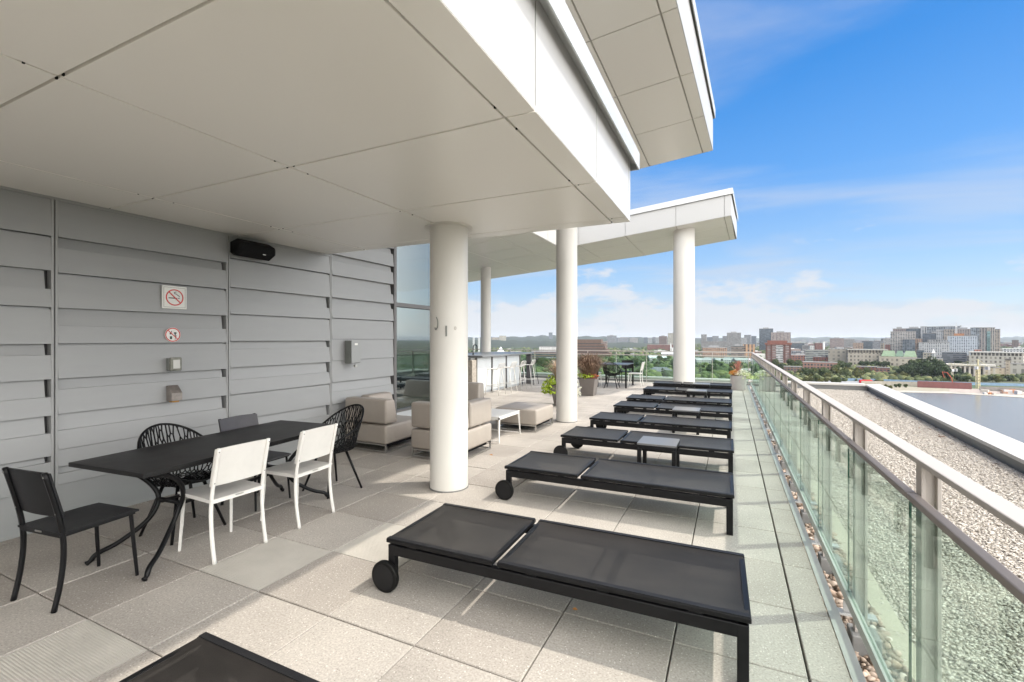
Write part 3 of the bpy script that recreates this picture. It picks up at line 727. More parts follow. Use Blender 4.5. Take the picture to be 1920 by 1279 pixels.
def stone_mat(name, stops, rough=.8):
    m = bpy.data.materials.new(name); m.use_nodes = True; nt = m.node_tree; b = nt.nodes['Principled BSDF']; b.inputs['Roughness'].default_value = rough
    a = nn(nt, 'ShaderNodeAttribute', attribute_name='tone'); r = nn(nt, 'ShaderNodeValToRGB'); cr_ = r.color_ramp
    cr_.interpolation = 'LINEAR'
    while len(cr_.elements) < len(stops): cr_.elements.new(.5)
    for i, (p, c) in enumerate(stops): cr_.elements[i].position = p; cr_.elements[i].color = (*c, 1)
    nt.links.new(a.outputs['Fac'], r.inputs[0]); nt.links.new(r.outputs[0], b.inputs['Base Color']); return m
M['gravel'] = stone_mat('pale_gravel', [(0, (.34, .30, .255)), (.25, (.42, .38, .33)), (.6, (.48, .44, .39)), (1, (.57, .53, .475))])
M['river'] = stone_mat('river_stone', [(0, (.10, .08, .065)), (.3, (.24, .185, .14)), (.6, (.36, .29, .235)), (.85, (.42, .30, .22)), (1, (.6, .55, .5))], .6)
def gravel():
    base = MB(); base.prism([(.2, -6), (pin(-6)+.1, -6), (pin(20)+.1, 20.1), (-18, 20.1), (-18, 18.0), (.2, 18.0)], GZ-.06, GZ-.012)
    m = mat('gravel_bed', (.48, .44, .39), .9, c2=(.38, .34, .29), vscale=38, detail=2, bump=1, bscale=38)
    tag(base.build('gravel_bed', m), kind='structure')
    def field(y0, y1, dens, s, seed):
        area = (y1-y0)*4.0; n = int(area*dens)
        rng = np.random.default_rng(seed); y = rng.uniform(y0, y1, n); x = rng.uniform(.86, 5.0, n)
        k = x < pin(y)-.01; x, y = x[k], y[k]; n = len(x)
        z = GZ+rng.uniform(-.008, .010, n)
        sz = s*rng.uniform(.6, 1.35, n)
        return x, y, z, sz
    X, Y, Z, S = [np.concatenate(t) for t in zip(field(.3, 5, 4600, .0125, 1), field(5, 10, 2800, .015, 2), field(10, 20, 1800, .017, 3))]
    o = rock_mesh(len(X), np.stack([X, Y, Z], 1), S, 'roof_gravel', M['gravel'], flat=.42, seed=4)
    tag(o, 'pale gravel covering the roof beyond the glass railing', 'gravel', kind='stuff')
    rng = np.random.default_rng(9)
    n = 7000; y = 1.2+17*rng.random(n)**1.5; x = rng.uniform(.50, .86, n); z = GZ+rng.uniform(-.015, .03, n)
    s = rng.uniform(.014, .034, n)
    o = rock_mesh(n, np.stack([x, y, z], 1), s, 'river_stones', M['river'], flat=.75, seed=6, levels=1)
    tag(o, 'brown river stones in the gap under the glass railing', 'stones', kind='stuff')
    # strip of yellowish flashing at the foot of the posts
    m = MB(); m.prism([(.86, -3), (.98, -3), (.98, 17.9), (.86, 17.9)], GZ-.01, GZ+.012)
    tag(m.build('membrane_strip', mat('membrane', (.42, .39, .31), .7, var=.08)), kind='structure')
    m = MB()
    for k in range(60):
        y = random.uniform(7, 19.5); x = pin(y)-random.uniform(.02, .35); s = random.uniform(.02, .05); a = random.random()*3; z = GZ+.02
        m.add([(x-s*math.cos(a), y-s*math.sin(a), z), (x-s*.3*math.sin(a), y+s*.3*math.cos(a), z+.012), (x+s*math.cos(a), y+s*math.sin(a), z), (x+s*.3*math.sin(a), y-s*.3*math.cos(a), z-.003)], [(0, 1, 2, 3)])
    tag(m.build('leaf_litter', mat('brown_leaves', (.13, .07, .04), .8)), 'dry brown leaves gathered along the outer parapet', 'leaves', kind='stuff')
gravel()
m = MB()
for (x, y, s) in ((-2.98, 5.62, .03), (-.83, 2.62, .018), (-4.9, 1.42, .03)):
    m = MB(); m.add([(x-s, y, .006), (x, y+s*.4, .014), (x+s, y, .006), (x, y-s*.4, .004)], [(0, 3, 2, 1)])
    nm = {-2.98: 'dry orange leaf on the paving beside the thick near column', -.83: 'tiny yellow leaf on the paving below the large near sun lounger', -4.9: 'dry orange leaf on the paving at the foot of the clad wall'}[x]
    tag(m.build('fallen_leaf', M['leafdead']), nm, 'leaf', group='fallen leaves')

# ------------------------------------------------------------------ sun loungers
def make_lounger():
    t = thing('sun_lounger', '', 'sun lounger')
    L2 = 1.03; W = .325
    f = MB()
    for s in (-1, 1): f.box(-L2+.01, L2-.01, s*W-.02, s*W+.02, .228, .292)
    for x in (-L2+.03, -.25, .35, L2-.03): f.box(x-.02, x+.02, -W+.02, W-.02, .238, .285)
    f.build('frame', M['blackmetal'], t, bevel=.004)
    for s in (-1, 1):
        g = MB(); g.box(L2-.055, L2-.005, s*W-.021, s*W+.021, 0, .292); g.build('leg', M['blackmetal'], t, bevel=.004)
        g = MB(); g.box(-L2+.005, -L2+.055, s*W-.021, s*W+.021, .07, .2925); g.build('leg', M['blackmetal'], t, bevel=.004)
        wh = MB(); wh.disc('y', (-L2+.0, s*(W+.042), .098), .0, .098, -.016, .016, 40); wo = wh.build('wheel', M['rubber'], t, smooth='auto', bevel=.006)
        hb = MB(); hb.disc('y', (-L2+.0, s*(W+.042), .098), .0, .078, -.019, .019, 40); hb.build('hub', M['wheelhub'], wo, smooth='auto')
    for s in (-1, 1):
        for x in (-.85, -.45, -.05, .35, .8): sp = MB(); sp.box(x-.03, x+.03, s*W-.012, s*W+.012, .292, .303); sp.build('spacer', M['blackmetal'], t)
    for nm, x0, x1, ri in (('headrest', -L2-.01, -.285, .02), ('deck', -.255, L2+.005, .02)):
        fr = MB()
        for s in (-1, 1): fr.box(x0, x1, s*(W+.002)-.02, s*(W+.002)+.02, .303, .328)
        fr.box(x0, x0+.03, -W+.018, W-.018, .303, .326); fr.box(x1-.03, x1, -W+.018, W-.018, .303, .326)
        if nm == 'deck':
            pts = arc((.25, -W+.02, .30), (.25, 0, .25), (.25, W-.02, .30)); fr.tube(pts, .010, 6)
        fo = fr.build(nm, M['blackmetal'], t, bevel=.004)
        sl = MB(); nx, ny = 24, 12; sag = .013 if nm == 'headrest' else .020
        vs = []; fs = []
        for i in range(nx+1):
            for j in range(ny+1):
                u = i/nx; v = j/ny; x = x0+.008+(x1-x0-.016)*u; y = -W-.008+(2*W+.016)*v
                z = .3305-sag*math.sin(math.pi*v)**.6*(1-.55*math.exp(-u*12)-.55*math.exp(-(1-u)*12))
                vs.append((x, y, z))
        for i in range(nx):
            for j in range(ny): a = i*(ny+1)+j; fs.append((a, a+ny+1, a+ny+2, a+1))
        sl.add(vs, fs); so = sl.build('sling', M['sling'], fo, smooth=True)
        for yy in (-W-.003, W+.003): hem = MB(); hem.box(x0+.004, x1-.004, yy-.016, yy+.016, .3285, .3325); hem.build('hem', M['blackseat'], so, bevel=.001)
    return t
Lg = make_lounger()
LY = [(2.36, 'sun lounger closest to the camera with its whole length in view', .02), (4.17, 'second sun lounger, just behind the closest full one', .012),
      (5.83, 'third sun lounger, directly behind the nearest small side table', .0), (7.28, 'fourth sun lounger, between the two nearest side tables', .0),
      (8.88, 'fifth sun lounger, with the second side table in front of it', -.002), (10.15, 'sixth sun lounger, just in front of the third side table', .0),
      (12.15, 'seventh sun lounger, behind the third side table', .0), (13.88, 'last sun lounger, in front of the far round column', .0)]
gl = 'black sun loungers in a row along the glass railing'
for i, (y, lab, rz) in enumerate(LY):
    loc = (-1.0+(.045 if i == 0 else 0)-.01*(i > 0)+[0, .0, .008, -.012, .006, -.01, .012, 0][i], y+.325, 0); rz += R([0, -.2, .35, -.3, .25, .4, -.35, .2][i])
    if i == 0: Lg.location = loc; Lg.rotation_euler = (0, 0, rz); Lg['label'] = lab; Lg['group'] = gl
    else: dup(Lg, loc, rz, lab, gl)
dup(Lg, (-1.02, .895, 0), .0, 'sun lounger cut off by the bottom edge of the picture', gl)

def make_side():
    t = thing('side_table', '', 'side table')
    s = .215
    m = MB(); m.box(-s, s, -s, s, .375, .397); m.build('table_top', mat('black_top_sky_sheen', (.14, .14, .145), .3), t, bevel=.004)  # black top; the sky's reflection is put into its lighter grey
    m = MB()
    for a in (-1, 1): m.box(-s+.002, s-.002, a*(s-.02)-.018, a*(s-.02)+.018, .335, .374); m.box(a*(s-.02)-.018, a*(s-.02)+.018, -s+.04, s-.04, .335, .374)
    m.build('apron', M['blackmetal'], t, bevel=.003)
    for a in (-1, 1):
        for b in (-1, 1):
            m = MB(); m.box(a*(s-.023)-.022, a*(s-.023)+.022, b*(s-.023)-.022, b*(s-.023)+.022, 0, .334); m.build('leg', M['blackmetal'], t, bevel=.003)
    return t
st = make_side(); gs = 'small black side tables between the loungers'
for i, (x, y, lab) in enumerate([(-.77, 5.68, 'closest small black side table, behind the second lounger'), (-.69, 8.5, 'second small black side table, in front of the fifth lounger'),
                                 (-.72, 11.72, 'third small black side table, in front of the seventh lounger'), (-.72, 13.55, 'smallest looking side table, in front of the last lounger')]):
    if i == 0: st.location = (x, y, 0); st['label'] = lab; st['group'] = gs
    else: dup(st, (x, y, 0), 0, lab, gs)

# ------------------------------------------------------------------ dining furniture
def make_chair(frame, seat, name='dining_chair'):
    # local: faces +Y, origin at centre of the feet
    t = thing(name, '', 'chair'); w = .195
    m = MB(); nx, ny = 8, 8; vs = []; fs = []
    for i in range(nx+1):
        for j in range(ny+1):
            u = i/nx*2-1; v = j/ny*2-1
            z = .452-.010*(1-u*u)*(1-v*v)-.012*max(0, v-.6)
            vs.append((u*.205, .005+v*.215, z))
    n = len(vs); vs += [(x, y, z-.012) for x, y, z in vs]
    def id_(i, j): return i*(ny+1)+j
    for i in range(nx):
        for j in range(ny):
            fs.append((id_(i, j), id_(i+1, j), id_(i+1, j+1), id_(i, j+1))); fs.append((n+id_(i, j), n+id_(i, j+1), n+id_(i+1, j+1), n+id_(i+1, j)))
    for i in range(nx): fs += [(id_(i, 0), n+id_(i, 0), n+id_(i+1, 0), id_(i+1, 0)), (id_(i+1, ny), n+id_(i+1, ny), n+id_(i, ny), id_(i, ny))]
    for j in range(ny): fs += [(id_(0, j+1), n+id_(0, j+1), n+id_(0, j), id_(0, j)), (id_(nx, j), n+id_(nx, j), n+id_(nx, j+1), id_(nx, j+1))]
    m.add(vs, fs); so = m.build('seat', seat, t, smooth='auto')
    m = MB(); m.box(-.03, .03, -.213, -.209, .438, .447); m.build('tag_plate', M['chrome'], so)
    m = MB()
    for s in (-1, 1): m.bar((s*.19, -.2, .432), (s*.19, .2, .432), .02, .018)
    m.bar((-.19, .195, .43), (.19, .195, .43), .018, .018); m.bar((-.19, -.195, .43), (.19, -.195, .43), .018, .018)
    m.build('seat_rail', frame, t)
    for s in (-1, 1):
        m = MB(); m.tube([(s*.178, .185, .435), (s*.187, .20, .2), (s*.195, .215, 0)], [.0145, .014, .012], 4); m.build('leg', frame, t, smooth=False, bevel=.002)
        m = MB(); p = cr([(s*.195, -.235, 0), (s*.195, -.205, .15), (s*.194, -.188, .32), (s*.193, -.195, .46), (s*.19, -.225, .62), (s*.188, -.275, .825)], 5)
        m.tube(p, .0155, 6, flat=.9); m.build('leg', frame, t, smooth=True)
    m = MB(); nx, nz = 10, 6; vs = []; fs = []
    for i in range(nx+1):
        for k in range(nz+1):
            u = i/nx*2-1; z = .545+(.82-.545)*k/nz+.008*(1-u*u)*(1 if k == nz else 0)
            y = -.222-(z-.62)*.245-.018*(1-u*u)+.018
            vs.append((u*.205, y, z))
    n = len(vs); vs += [(x, y-.012, z) for x, y, z in vs]
    def d_(i, k): return i*(nz+1)+k
    for i in range(nx):
        for k in range(nz): fs.append((d_(i, k), d_(i, k+1), d_(i+1, k+1), d_(i+1, k))); fs.append((n+d_(i, k), n+d_(i+1, k), n+d_(i+1, k+1), n+d_(i, k+1)))
    for i in range(nx): fs += [(d_(i, 0), d_(i+1, 0), n+d_(i+1, 0), n+d_(i, 0)), (d_(i, nz), n+d_(i, nz), n+d_(i+1, nz), d_(i+1, nz))]
    for k in range(nz): fs += [(d_(0, k), n+d_(0, k), n+d_(0, k+1), d_(0, k+1)), (d_(nx, k), d_(nx, k+1), n+d_(nx, k+1), n+d_(nx, k))]
    m.add(vs, fs); bo = m.build('backrest', seat, t, smooth='auto')
    m = MB()
    for s in (-1, 1):
        for z in (.57, .80): m.disc('y', (s*.19, -.236-(z-.62)*.245, z), 0, .005, -.004, .002, 8)
    m.build('screw', M['boxgrey'], bo)
    return t
gd = 'chairs around the long black dining table'
wc = make_chair(M['whitemetal'], M['whiteseat']); wc.location = (-3.54, 2.26, 0); wc.rotation_euler = (0, 0, R(88)); wc['label'] = 'white chair closest to the camera at the long black table'; wc['group'] = gd
dup(wc, (-3.535, 2.935, 0), R(93), 'second white chair at the long black table, nearer the near column', gd)
bc = make_chair(M['blackmetal'], M['blackseat']); bc.location = (-3.80, 1.50, 0); bc.rotation_euler = (0, 0, R(7)); bc['label'] = 'solid black chair at the near end of the long table'; bc['group'] = gd
gc = make_chair(M['blackmetal'], M['greyseat']); gc.location = (-4.21, 3.03, 0); gc.rotation_euler = (0, 0, R(-86)); gc['label'] = 'dark grey backed chair between the long table and the clad wall'; gc['group'] = gd

def make_mesh_chair():
    t = thing('mesh_chair', '', 'chair')
    rnd = random.Random(5)
    def S(x, y):       # unit disc -> shell surface, faces +Y
        r = min(1, math.hypot(x, y)); th = math.atan2(y, x)
        back = .5-.5*math.sin(th)                 # 1 at the back (-Y)
        rim = .455+.30*back**.75 if back > 0 else .455
        if back > .62: rim = .455+.30*(.62**.75)+(back-.62)*.52
        rb = .66
        if r < rb:
            k = r/rb; rr = k*.78; z = .425+.012*k*k
        else:
            k = (r-rb)/(1-rb); rr = .78+.22*math.sin(k*math.pi/2); z = .437+(rim-.437)*(k**1.25)
        return Vector((rr*.285*math.cos(th), rr*.265*math.sin(th)-(.05*max(0, z-.6)/.2), z))
    pts = []
    for _try in range(6000):
        a = rnd.uniform(0, 2*math.pi); r = rnd.random()**.38*1.08
        p = Vector((r*math.cos(a), r*math.sin(a)))
        if len(pts) < 420 and all((p-q).length > .062 for q in pts): pts.append(p)
    res = geometry.delaunay_2d_cdt([p for p in pts], [], [], 0, 1e-5)
    vv, ee, ff = res[0], res[1], res[2]
    cen = [sum((vv[i] for i in f), Vector((0, 0)))/len(f) for f in ff]
    ed = {}
    for k, f in enumerate(ff):
        for i in range(len(f)):
            e_ = tuple(sorted((f[i], f[(i+1) % len(f)]))); ed.setdefault(e_, []).append(k)
    m = MB()
    for e_, fs in ed.items():
        if len(fs) == 2:
            a, b = cen[fs[0]], cen[fs[1]]
            if a.length > 1 and b.length > 1: continue
            pp = []
            for u in (0, .5, 1):
                c = a.lerp(b, u)
                if c.length > 1: c = c/c.length
                pp.append(S(c.x, c.y))
            if (pp[0]-pp[2]).length < .004: continue
            m.tube(pp, .0062, 5, flat=.8)
    m.build('shell', M['blackmetal'], t, smooth=True)
    m = MB(); m.tube([S(math.cos(a), math.sin(a)) for a in [i*2*math.pi/48 for i in range(48)]], .010, 6, close=True); m.build('rim', M['blackmetal'], t, smooth=True)
    m = MB(); m.box(-.12, .12, -.10, .10, .405, .418); m.build('seat_plate', M['blackmetal'], t)
    for a, b in ((-1, -1), (1, -1), (-1, 1), (1, 1)):
        m = MB(); m.tube([(a*.10, b*.09, .415), (a*.215, b*.205, 0)], [.014, .011], 8); m.build('leg', M['blackmetal'], t, smooth=True)
    return t
mc = make_mesh_chair(); mc.location = (-4.13, 2.31, 0); mc.rotation_euler = (0, 0, R(-88)); mc['label'] = 'black openwork armchair between the long table and the clad wall'; mc['group'] = gd
dup(mc, (-3.83, 3.62, 0), R(172), 'black openwork armchair at the far end of the long table', gd)

def long_table():
    t = thing('dining_table', 'long black dining table with curved iron legs and stretcher bars', 'table', (-3.875, 2.53, 0), R(5))
    m = MB(); m.box(-.40, .40, -.91, .91, .705, .735); m.build('table_top', M['tabletop'], t, bevel=.004)
    m = MB()
    for s in (-1, 1): m.bar((s*.33, -.78, .695), (s*.33, .78, .695), .03, .02)
    for s in (-1, 1): m.bar((-.33, s*.78, .692), (.33, s*.78, .692), .03, .025)
    m.build('under_frame', M['blackmetal'], t)
    for e_ in (-1, 1):
        for s in (-1, 1):
            p = cr([(s*.33, e_*.80, .69), (s*.30, e_*.70, .66), (s*.22, e_*.56, .56), (s*.15, e_*.49, .44), (s*.12, e_*.50, .34), (s*.14, e_*.57, .23), (s*.22, e_*.70, .12), (s*.28, e_*.80, .07), (s*.30, e_*.83, .03), (s*.31, e_*.855, .012)], 5)
            m = MB(); m.tube(p, [.017]*(len(p)-6)+[.015, .014, .014, .016, .02, .012], 8); m.build('leg', M['blackmetal'], t, smooth=True)
        m = MB(); m.bar((-.13, e_*.49, .38), (.13, e_*.49, .38), .03, .02); m.build('cross_bar', M['blackmetal'], t)
    for s in (-1, 1):
        m = MB(); m.bar((s*.09, -.49, .365), (s*.09, .49, .365), .022, .022); m.build('stretcher', M['blackmetal'], t)
long_table()

# ------------------------------------------------------------------ lounge
def cushion(t, name, x0, x1, y0, y1, z0, z1, taper=(0, 0, 0, 0)):
    # taper: inset of the top on -x, +x, -y, +y
    m = MB(); a, b, c, d = taper
    m.hexa([(x0, y0, z0), (x1, y0, z0), (x1, y1, z0), (x0, y1, z0)], [(x0+a, y0+c, z1), (x1-b, y0+c, z1), (x1-b, y1-d, z1), (x0+a, y1-d, z1)])
    return m.build(name, M['sofa'], t, smooth=True, bevel=.035, seg=5)
def sofa(label, loc, W, D, backs, group='taupe lounge modules'):
    t = thing('lounge_seat', label, 'lounge seat', loc, 0, group)
    cushion(t, 'seat_cushion', 0, W, 0, D, .12, .385)
    m = MB()
    for x in (.01, W-.03): m.box(x, x+.02, .01, D-.01, .01, .028); m.box(x, x+.02, .01, .03, .028, .12); m.box(x, x+.02, D-.03, D-.01, .028, .12)
    for y in (.012, D-.032): m.box(.03, W-.03, y, y+.02, .01, .028); m.box(.01, W-.01, y, y+.02, .10, .118)
    m.build('steel_base', M['chrome'], t)
    m = MB(); m.box(.06, W-.06, .06, D-.06, .075, .125); m.build('seat_board', M['dark'], t)
    for (x0, x1, y0, y1, tp) in backs:
        cushion(t, 'back_cushion', x0, x1, y0, y1, .405, .745, tp)
        m = MB()
        for fx in (.15, .85):
            for fy in (.5,):
                cx, cy = x0+(x1-x0)*fx, y0+(y1-y0)*fy; m.cyl(cx, cy, .37, .41, .018, 12)
        m.build('back_peg', M['chrome'], t)
    return t
sofa('taupe corner lounge seat against the clad wall', (-5.13, 5.07, 0), .78, .86, [(0, .78, 0, .26, (0, 0, 0, .07)), (0, .26, .30, .86, (0, .09, .02, 0))])
sofa('taupe corner lounge seat directly behind the thick near column', (-3.93, 5.07, 0), .79, .88, [(0, .79, 0, .26, (0, 0, 0, .07)), (.53, .79, .265, .88, (.07, 0, .0, 0))])
sofa('taupe lounge seat whose back faces the outdoor bar', (-5.15, 7.1, 0), .79, .86, [(0, .79, .60, .86, (0, .02, .07, 0))])
sofa('backless taupe ottoman beside the second round column', (-3.80, 7.3, 0), .80, .85, [])
def coffee():
    t = thing('coffee_table', 'low white coffee table in front of the ottoman', 'coffee table', (-3.53, 6.70, 0), 0)
    wx, wy = .32, .38
    m = MB(); m.box(-wx, wx, -wy, wy, .385, .40); m.build('table_top', M['whitemetal'], t, bevel=.003)
    m = MB()
    for s in (-1, 1): m.bar((s*(wx-.012), -wy, .37), (s*(wx-.012), wy, .37), .024, .028); m.bar((-wx, s*(wy-.012), .37), (wx, s*(wy-.012), .37), .024, .028)
    m.build('apron', M['whitemetal'], t)
    for a in (-1, 1):
        for b in (-1, 1):
            m = MB(); m.tube([(a*(wx-.015), b*(wy-.015), .36), (a*(wx+.0), b*(wy+.02), 0)], [.02, .012], 4); m.build('leg', M['whitemetal'], t)
        m = MB(); m.bar((-wx, a*(wy+.01), .03), (wx, a*(wy+.01), .03), .015, .012); m.build('foot_bar', M['whitemetal'], t)
coffee()

# ------------------------------------------------------------------ bar
def bar():
    t = thing('outdoor_bar', 'outdoor bar with dark counter, frosted panels and a stone end', 'bar', (-6.6, 11.3, 0))
    m = MB(); m.box(-1.1, -.05, .26, 3.3, 0, 1.07); m.build('body', M['sill'], t)
    m = MB(); m.box(-.62, .0, .0, .25, 0, 1.0); m.box(-1.5, -.62, .02, .25, 0, 1.0); m.build('stone_end', M['stone_tile'], t, bevel=.01)
    for y0, y1 in ((.30, 1.20), (1.27, 2.2), (2.27, 3.28)):
        m = MB(); m.box(-.05, -.03, y0, y1, .06, 1.05); m.build('frosted_panel', M['frost'], t)
    for y in (.26, 1.215, 2.215, 3.28): m = MB(); m.box(-.05, .0, y, y+.04, 0, 1.07); m.build('upright', M['mullion'], t)
    m = MB(); m.box(-1.55, .18, .27, 4.1, 1.075, 1.125); m.build('counter_top', M['counter'], t, bevel=.004)
    m = MB(); m.box(-1.2, -.05, .0, .268, 1.0, 1.06); m.build('grill_shelf', M['chrome'], t, bevel=.004)
    m = MB(); m.box(-.06, .12, 3.95, 4.05, 0, 1.07); m.build('end_leg', M['mullion'], t)
    # taps stand on the counter
    def tap(lab, x, y, h, r, mt, nm='tap'):
        m = MB(); m.tube(cr([(x, y, 1.125), (x, y, 1.125+h*.55), (x, y+.02, 1.125+h*.9), (x, y+r, 1.125+h), (x, y+2*r-.02, 1.125+h*.9), (x, y+2*r, 1.125+h*.55), (x, y+2*r, 1.125+h*.35)], 5), .016, 8)
        m.cyl(x, y, 1.125, 1.15, .03, 12)
        o = m.build('sink_tap', mt, smooth=True); o.location = (-6.6, 11.3, 0); tag(o, lab, 'tap')
    tap('black arched sink tap on the middle of the bar counter', -.55, 1.0, .30, .12, M['blackmetal'])
    g = thing('barrel_grill', 'shiny steel barbecue at the stone end of the bar', 'barbecue', (-7.42, 11.2, 0))
    m = MB(); m.box(-.5, .32, .1, .5, 1.06, 1.16); m.build('firebox', M['blackmetal'], g, bevel=.01)
    m = MB(); n = 12
    vs = []
    for x in (-.5, .32):
        vs += [(x, .30+.2*math.cos(a), 1.165+.17*math.sin(a)) for a in [i*math.pi/n for i in range(n+1)]]
    m.add(vs, [(i, i+1, n+2+i, n+1+i) for i in range(n)]+[tuple(range(n, -1, -1)), tuple(range(n+1, 2*n+2))]); m.build('lid', M['chrome'], g, smooth='auto')
bar()
def make_stool(mt):
    t = thing('bar_stool', '', 'bar stool')     # faces -X, origin centre of feet
    m = MB(); m.box(-.17, .17, -.19, .19, .735, .75); m.build('seat', mt, t, bevel=.01)
    m = MB()
    for s in range(-3, 4): m.bar((.165, s*.05, .75), (.235, s*.058, .90), .022 if s % 2 else .012, .006, up=(1, 0, 0))
    m.tube(cr([(.17, -.19, .745), (.235, -.195, .86), (.24, -.15, .905), (.25, 0, .91), (.24, .15, .905), (.235, .195, .86), (.17, .19, .745)], 5), .008, 6)
    m.build('backrest', mt, t, smooth='auto')
    for a in (-1, 1):
        for b in (-1, 1):
            m = MB(); m.tube([(a*.14, b*.16, .738), (a*(.24 if a > 0 else .20), b*.22, 0)], .0095, 8); m.build('leg', mt, t, smooth=True)
    m = MB(); q = [(-.185, -.2, .26), (.215, -.2, .26), (.215, .2, .26), (-.185, .2, .26)]
    for i in range(4): m.tube([q[i], q[(i+1) % 4]], .007, 6)
    m.build('foot_ring', mt, t)
    return t
s0 = make_stool(M['whitemetal']); gb = 'stools along the outdoor bar'
for i, (y, lab) in enumerate([(11.86, 'white bar stool nearest the stone end of the bar'), (12.65, 'second white bar stool from the stone end of the bar'), (13.35, 'third white bar stool from the stone end of the bar'), (14.22, 'white bar stool farthest from the stone end of the bar')]):
    if i == 0: s0.location = (-6.17, y, 0); s0['label'] = lab; s0['group'] = gb
    else: dup(s0, (-6.17+random.uniform(-.03, .03), y, 0), random.uniform(-.1, .1), lab, gb)
sb = make_stool(M['blackmetal']); sb.location = (-6.45, 15.1, 0); sb['label'] = 'black bar stool past the end of the bar'; sb['group'] = gb

# far dining set
ft = thing('square_table', 'square black table near the end railing', 'table', (-3.55, 15.75, 0))
m = MB(); m.box(-.5, .5, -.62, .62, .745, .77); m.build('table_top', mat('far_top', (.10, .10, .105), .3), ft, bevel=.004)
for a in (-1, 1):
    for b in (-1, 1): m = MB(); m.box(a*.47-.025, a*.47+.025, b*.59-.025, b*.59+.025, 0, .745); m.build('leg', M['blackmetal'], ft)
gf = 'chairs around the square black table'
dup(mc, (-3.50, 15.0, 0), R(0), 'openwork black armchair in front of the square table near the end railing', gf)
dup(wc, (-2.93, 16.0, 0), R(90), 'white chair right of the square table near the end railing', gf)
dup(wc, (-4.25, 15.7, 0), R(-75), 'white chair left of the square table beside the purple grass planter', gf)
dup(bc, (-3.4, 16.75, 0), R(180), 'black chair behind the square table near the end railing', gf)

# ------------------------------------------------------------------ planters
def leafmat(name, c, var=.35):
    m = mat(name, c, .55, var=var, vscale=18); b = m.node_tree.nodes['Principled BSDF']
    b.inputs['Subsurface Weight'].default_value = .0
    return m
LM = {'lime': leafmat('lime_leaf', (.42, .55, .05)), 'purple': leafmat('purple_grass', (.14, .085, .055)), 'tan': leafmat('tan_plume', (.42, .29, .19)), 'red': leafmat('red_flower', (.42, .12, .05)), 'orange': leafmat('orange_flower', (.55, .24, .05)),
      'white': leafmat('white_flower', (.75, .74, .62), .1), 'pink': leafmat('pink_spike', (.40, .16, .12)), 'green': leafmat('green_leaf', (.10, .17, .03)), 'cream': leafmat('cream_leaf', (.62, .66, .32))}
def leaf_cloud(n, c, rx, ry, rz, s, rnd, droop=0):
    m = MB()
    for _ in range(n):
        while True:
            p = Vector((rnd.uniform(-1, 1), rnd.uniform(-1, 1), rnd.uniform(-1, 1)))
            if .35 < p.length < 1: break
        q = Vector((c[0]+p.x*rx, c[1]+p.y*ry, c[2]+p.z*rz-droop*max(0, math.hypot(p.x, p.y)-.5)))
        a = Vector((rnd.gauss(0, 1), rnd.gauss(0, 1), rnd.gauss(0, .6))).normalized(); b = a.cross(Vector((rnd.gauss(0, 1), rnd.gauss(0, 1), rnd.gauss(0, 1)))).normalized()
        k = s*rnd.uniform(.6, 1.3)
        m.add([q-a*k, q-b*k*.55, q+a*k, q+b*k*.55], [(0, 1, 2, 3)])
    return m
def blades(n, c, h, spread, w, rnd, r0=.06):
    m = MB()
    for _ in range(n):
        a = rnd.uniform(0, 2*math.pi); d = Vector((math.cos(a), math.sin(a), 0)); sp = spread*rnd.uniform(.1, 1)**.7; hh = h*rnd.uniform(.6, 1.08)*(1-.25*sp/spread)
        p0 = Vector(c)+d*r0*rnd.random(); side = Vector((-d.y, d.x, 0))*w*rnd.uniform(.6, 1.2)
        p1 = p0+d*sp*.22+Vector((0, 0, hh*.55)); p2 = p0+d*sp*.6+Vector((0, 0, hh*.92)); p3 = p0+d*sp+Vector((rnd.gauss(0, .02), rnd.gauss(0, .02), hh*rnd.uniform(.62, 1.02)))
        m.add([p0-side, p0+side, p1+side, p1-side, p2+side*.8, p2-side*.8, p3], [(0, 1, 2, 3), (3, 2, 4, 5), (5, 4, 6)])
    return m
def pot(t, kind, s0, s1, h, mt):
    m = MB()
    if kind == 'sq':
        m.hexa([(-s0, -s0, 0), (s0, -s0, 0), (s0, s0, 0), (-s0, s0, 0)], [(-s1, -s1, h), (s1, -s1, h), (s1, s1, h), (-s1, s1, h)])
        m.build('pot', mt, t, bevel=.01)
        m = MB(); m.box(-s1+.02, s1-.02, -s1+.02, s1-.02, h-.02, h+.004); m.build('soil', M['soil'], t)
    else:
        m.cyl(0, 0, 0, h, s0, 40, s1); m.build('pot', mt, t, smooth='auto', bevel=.008)
        m = MB(); m.cyl(0, 0, h-.02, h+.004, s1-.02, 24); m.build('soil', M['soil'], t)
rn = random.Random(3)
t = thing('planter', 'tapered planter with lime green trailing leaves and plumes behind the second column', 'planter', (-3.66, 10.62, 0))
pot(t, 'sq', .17, .25, .50, M['planter'])
leaf_cloud(560, (-.22, -.02, .50), .34, .30, .24, .042, rn, .25).build('lime_foliage', LM['lime'], t)
blades(300, (-.03, 0, .5), .72, .60, .007, rn, .12).build('grass_plume', LM['tan'], t)
leaf_cloud(130, (.34, -.05, .42), .13, .16, .2, .026, rn, .1).build('white_flowers', LM['white'], t)
t = thing('planter', 'tapered planter with purple fountain grass and orange flowers', 'planter', (-3.66, 12.85, 0))
pot(t, 'sq', .17, .235, .50, M['planter'])
blades(900, (0, 0, .5), .80, .66, .006, rn, .2).build('purple_grass', LM['purple'], t)
blades(240, (-.05, 0, .5), .72, .70, .007, rn, .1).build('grass_plume', LM['tan'], t)
leaf_cloud(80, (.18, -.15, .56), .16, .13, .09, .028, rn).build('orange_flowers', LM['red'], t)
leaf_cloud(160, (-.05, -.15, .57), .26, .2, .10, .035, rn).build('leaves', LM['lime'], t)
